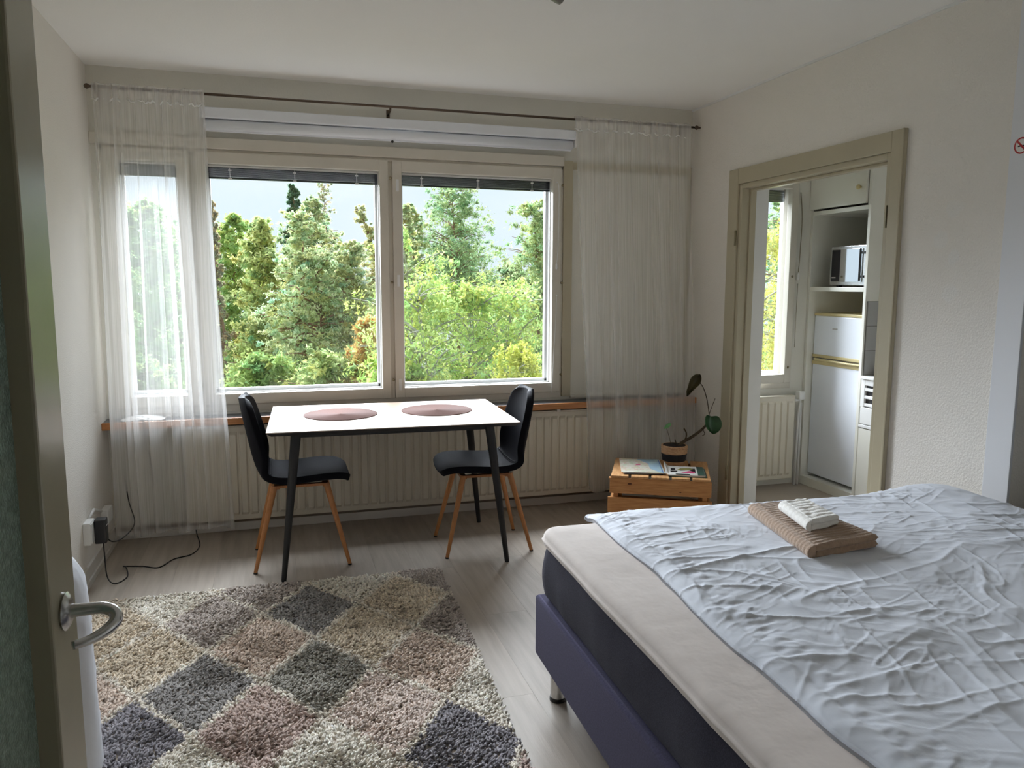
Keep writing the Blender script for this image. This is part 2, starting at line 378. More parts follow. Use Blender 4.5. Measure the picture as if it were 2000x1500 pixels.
# ---------------------------------------------------------------- main window
wn = struct(root('window_1', (1.36, 0, WZ0)), 'wide cream-painted window with one narrow and two broad sashes')
FY0, FY1 = -.004, .125
b = B(); b.box(WX0, WX1, FY0, FY1, WZ0-.03, WZ0+.012, .003); b.box(WX0, WX1, FY0, FY1, WZ1-.02, WZ1, .003)
b.box(WX0, WX0+.02, FY0, FY1, WZ0, WZ1, .003); b.box(WX1-.018, WX1, FY0, FY1, WZ0, WZ1, .003)
b.box(.487, .510, .004, FY1, WZ0, WZ1, .002); b.box(1.577, 1.602, .004, FY1, WZ0, WZ1, .002)
b.out('frame', M_frame, wn)
box('head_casing', M_frame, 0.0, WX1+.0, -.022, 0, WZ1+.002, WZ1+.062, wn, .003)
def sash(x0, x1, par, left, right, top, bot, z0=WZ0+.012, z1=WZ1-.012, y0=-.016, y1=.034):
    b = B(); b.box(x0, x0+left, y0, y1, z0, z1, .004); b.box(x1-right, x1, y0, y1, z0, z1, .004)
    b.box(x0+left-.002, x1-right+.002, y0+.002, y1-.002, z0, z0+bot, .004); b.box(x0+left-.002, x1-right+.002, y0+.002, y1-.002, z1-top, z1, .004)
    s = b.out('sash', M_frame, par)
    box('pane', M_glass, x0+left-.004, x1-right+.004, .010, .014, z0+bot-.004, z1-top+.004, s)
    # outer sash of the double casement
    b = B(); q = .028
    ya, yb = .078, .115
    b.box(x0+.02, x0+left+q-.01, ya, yb, z0, z1, .003); b.box(x1-right-q+.01, x1-.02, ya, yb, z0, z1, .003)
    b.box(x0+left, x1-right, ya, yb, z0, z0+bot+.022, .003); b.box(x0+left, x1-right, ya, yb, z1-top-.01, z1, .003)
    b.box(x0+left*.6, x0+left+.004, y1, ya, z0, z1); b.box(x1-right-.004, x1-right*.6, y1, ya, z0, z1); b.box(x0+left*.6, x1-right*.6, y1, ya, z0, z0+bot+.004)
    os_ = b.out('outer_sash', M_white, par)
    box('pane', M_glass, x0+left+.012, x1-right-.012, .096, .100, z0+bot+.01, z1-top-.005, os_)
    return s
s1 = sash(.055, .487, wn, .072, .066, .064, .062)
s2 = sash(.512, 1.577, wn, .056, .052, .064, .062)
s3 = sash(1.602, 2.668, wn, .056, .056, .064, .060)
for x, s in ((.505, s2), (1.590, s3), (2.676, s3)):
    for z in (.86, 1.45, 2.06):
        B().lathe([(.002, -.024), (.008, -.022), (.008, -.012), (.002, -.010)], (x, 0, z), 10, 'y').out('catch', M_hinge, s, True)
for z in (2.02, 1.46, .83): box('latch_plate', M_white, 1.622, 1.640, -.0185, -.0155, z-.035, z+.035, s3, .001)
B().lathe([(.001, -.024), (.006, -.022), (.006, -.016)], (2.640, 0, 1.37), 10, 'y').out('cord_cleat', M_white, s3, True)
# thin olive surround of the plain wall panel right of the window
t3 = struct(root('trim_3', (3.1, 0, WZ0)), 'olive painted strips framing the plain panel right of the window')
box('strip', M_olive, WX1, WX1+.062, -.014, 0, WZ0-.02, WZ1+.035, t3, .002)
box('strip', M_olive, WX1+.062, W-.005, -.012, 0, WZ1-.015, WZ1+.03, t3, .002)
box('strip', M_frame, WX1+.062, W-.005, -.012, 0, WZ0-.035, WZ0-.012, t3, .002)
box('strip', M_olive, W-.022, W-.005, -.012, 0, WZ0-.012, WZ1-.015, t3, .002)
# venetian blinds pulled up between the panes
def blind(x0, x1, z1, label):
    r = tag(root('venetian_blind', ((x0+x1)/2, .045, z1-.07)), label, 'blind', 'raised dark blinds in the window panes')
    box('head_rail', M_white, x0, x1, .032, .062, z1-.012, z1, r, .001)
    b = B()
    for k in range(9): b.box(x0+.004, x1-.004, .031, .063, z1-.016-k*.0056, z1-.0125-k*.0056)
    b.out('slats', M_blind, r)
    box('bottom_rail', M_blind, x0+.003, x1-.003, .030, .064, z1-.072, z1-.064, r, .002)
    nC = 2 if x1-x0 < .5 else 3
    for k in range(nC):
        x = x0+(x1-x0)*(.13+.74*k/(nC-1)) if nC > 1 else (x0+x1)/2
        b = B(); b.box(x-.0015, x+.0015, .0275, .029, z1-.078, z1-.004); b.box(x-.010, x+.010, .0262, .030, z1-.078, z1-.068, .001); b.box(x-.009, x+.009, .0262, .030, z1-.03, z1-.022, .001)
        b.out('ladder_clip', M_white, r)
    return r
blind(.13, .418, 2.098, 'dark raised blind in the narrow left sash behind the curtain')
blind(.572, 1.522, 2.098, 'dark raised blind across the middle window sash')
blind(1.662, 2.609, 2.098, 'dark raised blind across the right window sash')
cd = tag(root('blind_cord', (2.64, -.02, .75)), 'thin white blind cord hanging along the right sash', 'cord')
B().tube([(2.628, -.006, 2.06), (2.640, -.022, 2.075), (2.648, -.026, 2.0), (2.645, -.026, 1.7), (2.636, -.026, 1.56)], .0022, 6, 6).out('cord_loop', M_white, cd, True)
B().lathe([(.003, 1.535), (.007, 1.54), (.006, 1.565), (.003, 1.575)], (2.636, -.026, 0), 10).out('cord_tassel', M_white, cd, True)
B().tube([(2.640, -.024, 1.37), (2.634, -.026, 1.2), (2.618, -.028, .9), (2.605, -.03, .735)], .0018, 6, 6).out('cord_tail', M_white, cd, True)
# ---------------------------------------------------------------- sill, roller blind, rod
sl_ = struct(root('trim_4', (1.8, -.08, .66)), 'deep window sill with varnished pine front edge')
box('sill_board', M_sillt, .0, W, -.150, -.004, .662, .692, sl_, .002)
box('sill_edge', M_sillw, .0, W, -.168, -.150, .655, .694, sl_, .004)
for x in (.45, 1.3, 2.62, 3.3): box('sill_bracket', M_base, x-.012, x+.012, -.14, -.0, .635, .662, sl_, .002)
rb = tag(root('roller_blind', (1.65, -.05, 2.277)), 'white roller blind cassette rolled up above the window', 'blind')
box('cassette', M_roll, .565, 2.735, -.085, 0, 2.332, 2.388, rb, .006)
B().tube([(.575, -.045, 2.302), (2.722, -.045, 2.302)], .029, 20).out('fabric_roll', M_roll, rb, True)
box('bottom_bar', M_roll, .58, 2.715, -.052, -.04, 2.266, 2.278, rb, .002)
B().lathe([(.002, -.066), (.007, -.064), (.008, -.056), (.004, -.05)], (1.60, 0, 2.262), 10, 'y').out('pull_knob', M_black, rb, True)
for x in (.560, 2.736): box('end_cap', M_white, x-.004, x+.004, -.08, 0, 2.285, 2.385, rb, .002)
rd = tag(root('curtain_rod', (1.8, -.1, 2.448)), 'thin dark metal curtain rod with ball ends spanning the window wall', 'curtain rod')
B().tube([(.04, -.10, 2.449), (3.545, -.10, 2.449)], .0075, 10).out('rod', M_rod, rd, True)
for x, s in ((.022, 1), (3.563, -1)):
    B().lathe([(.002, -.014), (.010, -.010), (.0145, 0), (.010, .010), (.006, .016), (.006, .03)][::s], (x, -.1, 2.449), 14, 'x').out('ball_finial', M_rod, rd, True)
for x in (.06, 1.585, 3.50):
    B().tube([(x, 0, 2.425), (x, -.06, 2.425), (x, -.1, 2.430), (x, -.1, 2.441)], .006, 8).out('bracket', M_rod, rd, True)
    box('bracket_plate', M_rod, x-.01, x+.01, -.004, 0, 2.40, 2.45, rd, .001)

# ---------------------------------------------------------------- sheer curtains
def curtain(name, label, xt0, xt1, xb0, xb1, zb, seed, nf):
    nu, nv = 460, 46
    u = np.linspace(0, 1, nu)[:, None]*np.ones((1, nv)); v = np.ones((nu, 1))*np.linspace(0, 1, nv)[None]   # v: 0 top, 1 bottom
    z = 2.455+(zb-2.455)*v
    ph = 2*np.pi*nf*u+1.6*np.sin(2*np.pi*2.3*u+seed)+1.1*np.sin(2*np.pi*5.1*u+2*seed)
    amp = .010+.020*np.clip(v*2.2, 0, 1)
    bulk = .030*vnoise(u*7, v*1.2+seed, seed)*np.clip(v*1.5, 0, 1)
    xx = xt0+(xt1-xt0)*u; xb = xb0+(xb1-xb0)*u
    e = v**1.15
    x = xx*(1-e)+xb*e + .021*np.sin(ph+.9)*np.clip(.35+v*2, 0, 1)*(xt1-xt0)/.7*10/nf + .022*vnoise(u*9+3, v*1.5, seed+5)*v
    y0 = -.112-.105*np.clip((2.455-z)/1.72, 0, 1)
    y = y0+amp*np.sin(ph)*1.0-bulk*.6
    y = np.where(z < .80, np.minimum(y, -.178), y)
    y = np.where((z > 2.26), np.minimum(y, -.094), y)
    z = z+.012*vnoise(u*14, v*0, seed+9)*np.clip((v-.9)*10, 0, 1)
    x = np.clip(x, .004, W-.006)
    r = tag(root(name, ((xb0+xb1)/2, -.2, zb)), label, 'curtain')
    P = np.stack([x, y, z], -1).reshape(-1, 3)-np.array(r.location)
    np_mesh('voile', P, grid_faces(nu, nv), M_sheer, r)
    # gathered rod pocket and stitched heading line
    n2 = 300; uu = np.linspace(0, 1, n2); hx = xt0+(xt1-xt0)*uu
    hy = -.1135+.005*np.sin(2*np.pi*nf*1.6*uu+1.3*np.sin(9*uu))
    rows = [np.stack([hx, hy+dy, np.full(n2, zz)+.003*np.sin(40*uu)], -1) for zz, dy in ((2.385, 0), (2.42, -.003), (2.455, -.002), (2.466, .006), (2.462, .020))]
    np_mesh('rod_pocket', np.concatenate(rows)-np.array(r.location), grid_faces(5, n2), M_hem, r)
    zz = 2.383+.006*np.sin(2*np.pi*uu*9+seed)+.004*np.sin(2*np.pi*uu*23)
    B().tube([(a, bb-.006, c) for a, bb, c in zip(hx[::3], hy[::3], zz[::3])], .0045, 5).out('heading_stitch', M_white, r, True)
    return r
curtain('sheer_curtain', 'sheer white curtain with gathered folds at the left end of the rod', .045, .59, .02, .66, .085, 3, 9)
curtain('sheer_curtain', 'sheer white curtain with gathered folds at the right end of the rod', 2.715, 3.515, 2.80, 3.565, .115, 8, 9)

# ---------------------------------------------------------------- radiators
def radiator(label, x0, x1, z0, z1, y0, y1, pitch):
    r = tag(root('radiator', ((x0+x1)/2, (y0+y1)/2, z0)), label, 'radiator')
    b = B(); b.box(x0, x1, y0+.012, y1, z0, z1, .006); b.out('body', M_rad, r)
    # pressed front sheet: raised vertical flutes
    xs, ys = [], []; x = x0+.02
    k = int((x1-x0-.04)/pitch); p_ = (x1-x0-.04)/k
    for i in range(k):
        for t, h in ((0, 0), (.10, 0), (.24, 1), (.80, 1), (.94, 0)): xs.append(x+(i+t)*p_); ys.append(h)
    xs.append(x+k*p_); ys.append(0)
    V, F = [], []; m_ = len(xs)
    for zz, sc in ((z0+.03, 0), (z0+.045, 1), (z1-.045, 1), (z1-.03, 0)):
        for a, h in zip(xs, ys): V.append((a, y0+.012-.001-.011*h*sc, zz))
    for j in range(3):
        for i in range(m_-1): F.append((j*m_+i, j*m_+i+1, (j+1)*m_+i+1, (j+1)*m_+i))
    B().vf(V, F).out('front_panel', M_rad, r)
    box('top_grille', M_rad, x0, x1, y0+.008, y1, z1, z1+.008, r, .002)
    return r
radiator('long low cream panel radiator below the main window sill', .40, 3.12, .085, .632, -.118, -.05, .052)
rk = radiator('cream panel radiator below the kitchen window', 3.80, 4.43, .06, .655, -.10, -.04, .05)
box('valve_head', M_white, 4.455, 4.505, -.10, -.05, .63, .69, rk, .01)
B().tube([(4.43, -.075, .625), (4.48, -.075, .625), (4.48, -.06, .5), (4.48, -.05, .0)], .009, 8).out('supply_pipe', M_kwall, rk, True)
B().tube([(4.51, -.045, .0), (4.51, -.045, .6)], .009, 8).out('return_pipe', M_kwall, rk, True)
pp = tag(B().tube([(.02, -.045, .066), (3.5, -.045, .066)], .011, 10).out('heating_pipe', mat('brown_painted_pipe', lin(120, 106, 90), .4), None, True), 'brown-painted heating pipe running along the wall under the radiator', 'pipe')
tag(box('light_bar', M_white, .375, .612, -.146, -.112, .636, .653, None, .006), 'slim white bar fixed under the sill behind the left curtain', 'bar')
# crumpled white paper on the sill
nu = 26; uu, vv = np.meshgrid(np.linspace(0, 1, nu), np.linspace(0, 1, 18), indexing='ij')
PX = .085+.225*uu; PY = -.135+.10*vv; PZ = .694+.022*np.sin(np.pi*uu)*np.sin(np.pi*vv)+.008*np.abs(vnoise(uu*8, vv*6, 4))
pa = tag(np_mesh('paper_sheet', np.stack([PX, PY, PZ], -1).reshape(-1, 3), grid_faces(nu, 18), M_white), 'crumpled white paper lying on the sill behind the left curtain', 'paper')
so_ = pa.modifiers.new('thickness', 'SOLIDIFY'); so_.thickness = .002

# ================================================================== TABLE, MATS, CHAIRS
TX, TY, TR, TL, TD = 1.4826, -.6023, -.039, 1.233, .809
tb = tag(root('dining_table', (TX, TY, 0), TR), 'rectangular dining table with pale top and splayed black legs by the window', 'table')
def chamfer_slab(b, hx, hy, z0, z1, inset):
    V = [(-hx+inset, -hy+inset, z0), (hx-inset, -hy+inset, z0), (hx-inset, hy-inset, z0), (-hx+inset, hy-inset, z0), (-hx, -hy, z1), (hx, -hy, z1), (hx, hy, z1), (-hx, hy, z1)]
    return b.vf(V, [(3, 2, 1, 0), (4, 5, 6, 7), (0, 1, 5, 4), (1, 2, 6, 5), (2, 3, 7, 6), (3, 0, 4, 7)])
B().box(-TL/2, TL/2, -TD/2, TD/2, .745, .750, .0015).out('tabletop', M_top, tb, wc=False)
chamfer_slab(B(), TL/2-.0005, TD/2-.0005, .727, .7448, .022).out('edge_band', M_blk, tb, wc=False)
b = B(); b.box(-TL/2+.15, TL/2-.15, -TD/2+.13, -TD/2+.155, .695, .727); b.box(-TL/2+.15, TL/2-.15, TD/2-.155, TD/2-.13, .695, .727); b.box(-TL/2+.13, -TL/2+.155, -TD/2+.15, TD/2-.15, .695, .727); b.box(TL/2-.155, TL/2-.13, -TD/2+.15, TD/2-.15, .695, .727)
b.out('apron', M_blk, tb, wc=False)
for sx in (-1, 1):
    for sy in (-1, 1):
        B().tube([(sx*(TL/2-.055), sy*(TD/2-.055), 0), (sx*(TL/2-.056), sy*(TD/2-.056), .01), (sx*(TL/2-.135), sy*(TD/2-.125), .728)], [.011, .0125, .025], 18).out('leg', M_blk, tb, True, wc=False, angle=40)
def placemat(x, y, label):
    prof = []
    r_ = root('placemat', (x, y, .7502))
    tag(r_, label, 'placemat', 'round woven placemats on the table')
    V = [(0, 0, .004)]; F = []; n = 72; rings = []
    R = .0
    prof = [(.0, .004)]
    for k in range(1, 39):
        R = k*.005; prof += [(R-.0012, .0042), (R, .0026)]
    prof += [(.192, .004), (.1935, .002), (.1935, 0)]
    B().lathe(prof[1:], (0, 0, 0), 80).out('woven_disc', M_mat_, r_, True, wc=False)
    return r_
placemat(1.228, -.552, 'round brown woven placemat at the left end of the table')
placemat(1.748, -.555, 'round brown woven placemat at the right end of the table')

def make_chair(loc, rz, label):
    r = tag(root('dining_chair', loc, rz), label, 'chair', 'black dining chairs at the table')
    prof = [(.245, .432), (.225, .452), (.17, .462), (.09, .460), (.0, .452), (-.08, .449), (-.145, .458), (-.185, .487), (-.207, .535), (-.222, .60), (-.236, .67), (-.249, .74), (-.262, .81), (-.268, .85), (-.271, .872)]
    wid = [.145, .187, .208, .217, .217, .212, .205, .201, .201, .203, .202, .195, .178, .152, .10]
    # smooth the outline
    n = 44; t = np.linspace(0, len(prof)-1, n); px = np.interp(t, range(len(prof)), [p[0] for p in prof]); pz = np.interp(t, range(len(prof)), [p[1] for p in prof]); pwid = np.interp(t, range(len(prof)), wid)
    k = np.array([.25, .5, .25])
    for _ in range(4):
        px[1:-1] = np.convolve(px, k, 'valid'); pz[1:-1] = np.convolve(pz, k, 'valid'); pwid[1:-1] = np.convolve(pwid, k, 'valid')
    nv = 21; w = np.linspace(-1, 1, nv); V = []
    back = np.clip((t-6)/3, 0, 1); back = back*back*(3-2*back)
    seat = 1-back
    for i in range(n):
        for ww in w:
            V.append((px[i]+back[i]*.055*abs(ww)**2.2*(1-.45*max(0, (t[i]-10)/4)), ww*pwid[i], pz[i]+seat[i]*(.020*abs(ww)**2.5-.010*(1-ww*ww)*(1 if 2 < t[i] < 7 else .3))))
    sh = np_mesh('seat_shell', V, grid_faces(n, nv), M_leather, r)
    s = sh.modifiers.new('thickness', 'SOLIDIFY'); s.thickness = .034; s.offset = 0.; s.use_even_offset = True
    bv = sh.modifiers.new('round', 'BEVEL'); bv.width = .012; bv.segments = 3; bv.limit_method = 'ANGLE'; bv.angle_limit = math.radians(50)
    # seam where seat meets back
    i = int(np.argmin(abs(t-6.6)))
    B().tube([(px[i]+.019+.045*abs(ww)**2.2*back[i], ww*pwid[i]*.96, pz[i]+.012+.018*abs(ww)**2.5*seat[i]) for ww in w], .0028, 6).out('seam', M_leather, r, True, wc=False)
    b = B(); b.box(-.13, .14, -.125, -.095, .412, .426, .002); b.box(-.13, .14, .095, .125, .412, .426, .002); b.box(-.13, -.10, -.125, .125, .408, .424, .002); b.box(.11, .14, -.125, .125, .408, .424, .002)
    b.out('under_frame', M_legw, r, wc=False)
    for sx, fx in ((1, .232), (-1, -.232)):
        for sy in (-1, 1):
            lg = B().tube([(fx, sy*.187, .006), (sx*.128, sy*.115, .424)], [.0095, .0165], 14).out('leg', M_legw, r, True, wc=False, angle=40)
            B().tube([(fx, sy*.187, 0), (fx, sy*.187, .007)], .0105, 12).out('foot_cap', M_black, lg, True, wc=False, angle=40)
    return r
ch = make_chair((1.006, -.596, 0), 0., 'black shell dining chair with wood legs at the left end of the table')
c2 = copy_tree(ch); c2.location = (1.977, -.658, 0); c2.rotation_euler = (0, 0, math.pi-.03); c2['label'] = 'black shell dining chair with wood legs at the right end of the table'

# ================================================================== RUG
hx, hy, cx0, cy0 = .205, .302, 1.02, -1.333
RCOL = {'dg': (164, 160, 157), 'ch': (152, 148, 152), 'og': (170, 166, 157), 'bg': (192, 181, 173), 'be': (226, 212, 192), 'pb': (222, 204, 190), 'pk': (228, 212, 202), 'bp': (202, 182, 173), 'cr': (240, 233, 221)}
CELL = {(0, 0): 'dg', (-2, 0): 'dg', (-1, 3): 'ch', (-1, 1): 'og', (-3, 0): 'ch', (-1, -1): 'bg', (0, -1): 'bg', (2, 1): 'bg', (1, 2): 'bg', (1, 1): 'be', (0, 1): 'be', (-1, 0): 'pb', (0, 2): 'pb', (-2, 1): 'bp', (-1, 2): 'pk', (0, 3): 'cr', (-2, 2): 'cr', (-3, 1): 'cr', (-2, -1): 'be', (-2, -2): 'be', (-1, 4): 'bp', (-3, -1): 'pb', (-1, -2): 'cr', (1, 0): 'cr', (-3, 2): 'bp', (-2, 3): 'pk', (-4, 1): 'be', (-4, 2): 'dg', (-3, 3): 'be', (-2, 4): 'cr', (-4, 0): 'bp', (-4, 3): 'cr'}
def rug_color(x, y):
    dx = (x-cx0)/hx; dy = (y-cy0)/hy; dx = dx+.09*dy*0
    a = (dx+dy)/2; b_ = (dx-dy)/2
    i = np.rint(a).astype(int); j = np.rint(b_).astype(int)
    out = np.zeros(x.shape+(3,)); keys = list(RCOL)
    idx = np.full(x.shape, 4)
    for (p, q), c in CELL.items(): idx[(i == p) & (j == q)] = keys.index(c)
    tab = np.array([lin(*RCOL[k])[:3] for k in keys]); out = tab[idx]
    edge = np.maximum(abs(a-i), abs(b_-j)) > .462
    out[edge] = lin(237, 228, 215)[:3]
    return out
rgr = tag(root('shaggy_rug', (.83, -2.15, 0)), 'shaggy rug with beige, cream and grey diamond pattern on the floor', 'rug')
RC = np.array([[.045, -.985], [1.655, -1.012], [1.565, -3.34], [.03, -3.31]])
def rug_pt(s, t): # s across, t along
    a = RC[0]+(RC[1]-RC[0])*s[:, None]; c = RC[3]+(RC[2]-RC[3])*s[:, None]
    return a+(c-a)*t[:, None]
b = B().vf([(*RC[k], z) for z in (.001, .012) for k in range(4)], [(0, 1, 2, 3), (7, 6, 5, 4), (0, 4, 5, 1), (1, 5, 6, 2), (2, 6, 7, 3), (3, 7, 4, 0)])
b.out('backing', M_rugb, rgr)
NT = 62000
s = RNG.uniform(-.004, 1.004, NT); t = RNG.uniform(-.003, 1.003, NT); P2 = rug_pt(s, t)
ca = rug_color(P2[:, 0]+RNG.normal(0, .004, NT), P2[:, 1]+RNG.normal(0, .004, NT))
ca = ca*(1+.20*RNG.normal(0, 1, (NT, 1))*.6)*(1+.10*vnoise(P2[:, 0]*25, P2[:, 1]*25, 3)[:, None])
ang = vnoise(P2[:, 0]*6, P2[:, 1]*6, 8)*3+RNG.normal(0, 1.0, NT)
lean = np.stack([np.cos(ang), np.sin(ang)], 1)*RNG.uniform(.004, .016, (NT, 1)); hgt = RNG.uniform(.019, .027, NT)+.004*vnoise(P2[:, 0]*22, P2[:, 1]*22, 5); rad = RNG.uniform(.0050, .0078, NT)
V = np.zeros((NT, 7, 3)); C = np.zeros((NT, 7, 3))
for k in range(3):
    th = ang+2*np.pi*k/3
    V[:, k, 0] = P2[:, 0]+rad*.8*np.cos(th); V[:, k, 1] = P2[:, 1]+rad*.8*np.sin(th); V[:, k, 2] = .0115
    V[:, 3+k, 0] = P2[:, 0]+lean[:, 0]*.6+rad*1.15*np.cos(th+.5); V[:, 3+k, 1] = P2[:, 1]+lean[:, 1]*.6+rad*1.15*np.sin(th+.5); V[:, 3+k, 2] = hgt*.75
V[:, 6, :2] = P2+lean; V[:, 6, 2] = hgt
C[:] = ca[:, None, :]
F = []
for k in range(3):
    a, c = k, (k+1) % 3
    F += [(a, c, 3+c), (a, 3+c, 3+a), (3+a, 3+c, 6)]
F = (np.array(F)[None]+7*np.arange(NT)[:, None, None]).reshape(-1, 3)
pile = np_mesh('pile', V.reshape(-1, 3)-np.array(rgr.location), F, M_pile, rgr, True, C.reshape(-1, 3).clip(0, 1)); pile['kind'] = 'stuff'

# ================================================================== BED
BX0, BX1, BY0, BY1 = 1.757, 3.555, -4.25, -2.238      # foot end faces the window
BROT = -.0286
bd = tag(root('bed', (BX0, BY1, 0), BROT), 'wide dark blue upholstered bed with thick charcoal mattress and beige topper', 'bed')
base = B().box(BX0, BX1, BY0, BY1, .140, .358, .012, 3).out('base', M_base_b, bd, True, angle=50)
B().tube([(BX0+.012, BY1-.012, .354), (BX0+.012, BY0+.012, .354)], .005, 8).out('piping', M_base_b, base, True)
for x in (BX0+.06, BX1-.06):
    for y in (BY1-.085, BY0+.09):
        lg = B().tube([(x, y, .012), (x, y, .142)], .027, 20).out('leg', M_chrome, bd, True, angle=40)
        B().tube([(x, y, 0), (x, y, .013)], .029, 20).out('foot_pad', M_black, lg, True, angle=40)
# mattress with slightly bulging, creased sides
def soft_box(name, m, x0, x1, y0, y1, z0, z1, rad, bulge, seed, par, step=.02, wr=.004, wf=9):
    """rounded, lightly wrinkled slab: superellipse cross-section swept into a closed grid"""
    nu = int(2*((x1-x0)+(y1-y0))/step); nv = 22
    per = 2*((x1-x0)+(y1-y0)); d = np.linspace(0, per, nu, endpoint=False); cxm, cym = (x0+x1)/2, (y0+y1)/2; hx_, hy_ = (x1-x0)/2, (y1-y0)/2
    # rounded-rectangle outline
    a = np.linspace(0, 2*np.pi, nu, endpoint=False); ex = .06
    rr = 1/np.maximum(np.abs(np.cos(a)), np.abs(np.sin(a)))
    ox = np.clip(np.cos(a)*rr, -1, 1)*hx_; oy = np.clip(np.sin(a)*rr, -1, 1)*hy_
    kx = np.sign(ox)*np.maximum(0, np.abs(ox)-(hx_-rad)); ky = np.sign(oy)*np.maximum(0, np.abs(oy)-(hy_-rad))
    l = np.sqrt(kx**2+ky**2); f = np.where((np.abs(kx) > 0) & (np.abs(ky) > 0), rad/np.maximum(l, 1e-9), 1.); f = np.minimum(f, 1)
    ox = np.sign(ox)*np.minimum(np.abs(ox), hx_-rad)+kx*f; oy = np.sign(oy)*np.minimum(np.abs(oy), hy_-rad)+ky*f
    ln = np.sqrt(ox**2+oy**2); nxv, nyv = ox/hx_, oy/hy_
    wx, wy = kx/np.maximum(l, 1e-9), ky/np.maximum(l, 1e-9)
    V = []; h = z1-z0; re = min(.03, h*.4)
    arc = np.cumsum(np.r_[0, np.hypot(np.diff(ox), np.diff(oy))])
    prof = [(-re, z0)]+[(-re+re*math.sin(q), z0+re-re*math.cos(q)) for q in np.linspace(.3, math.pi/2, 4)]+[(bulge*math.sin(math.pi*q), z0+re+(h-2*re)*q) for q in np.linspace(.12, .88, 8)]+[(-re+re*math.cos(q), z1-re+re*math.sin(q)) for q in np.linspace(0, math.pi/2, 6)]
    rows = []
    for off, z in prof:
        wob = wr*vnoise(arc*wf, np.full(nu, z*9), seed)+wr*.6*vnoise(arc*wf*2.7, np.full(nu, z*5), seed+1)
        rows.append(np.stack([cxm+ox+wx*(off+wob*.9), cym+oy+wy*(off+wob*.9), np.full(nu, z)], -1))
    tx, nr = [], 14
    for q in np.linspace(.93, .0, nr):
        rows.append(np.stack([cxm+(ox-wx*re)*q, cym+(oy-wy*re)*q, z1+.003*vnoise((cxm+ox*q)*5, (cym+oy*q)*5, seed+3)+.006*(1-q)], -1))
    P = np.stack(rows, 0); nr_ = P.shape[0]
    P = P.reshape(-1, 3); i, k = np.meshgrid(np.arange(nr_-1), np.arange(nu), indexing='ij'); i = i.ravel(); k = k.ravel(); k2 = (k+1) % nu
    F = np.stack([i*nu+k, i*nu+k2, (i+1)*nu+k2, (i+1)*nu+k], 1)
    return np_mesh(name, P-np.array(par.location), F, m, par)
soft_box('mattress', M_mattr, BX0+.016, BX1-.01, BY0+.01, BY1-.028, .357, .556, .035, .006, 11, bd, wr=.005, wf=5)
soft_box('topper', M_sheet, BX0+.008, BX1-.01, BY0+.01, BY1-.018, .540, .612, .055, .006, 21, bd, wr=.003, wf=4)
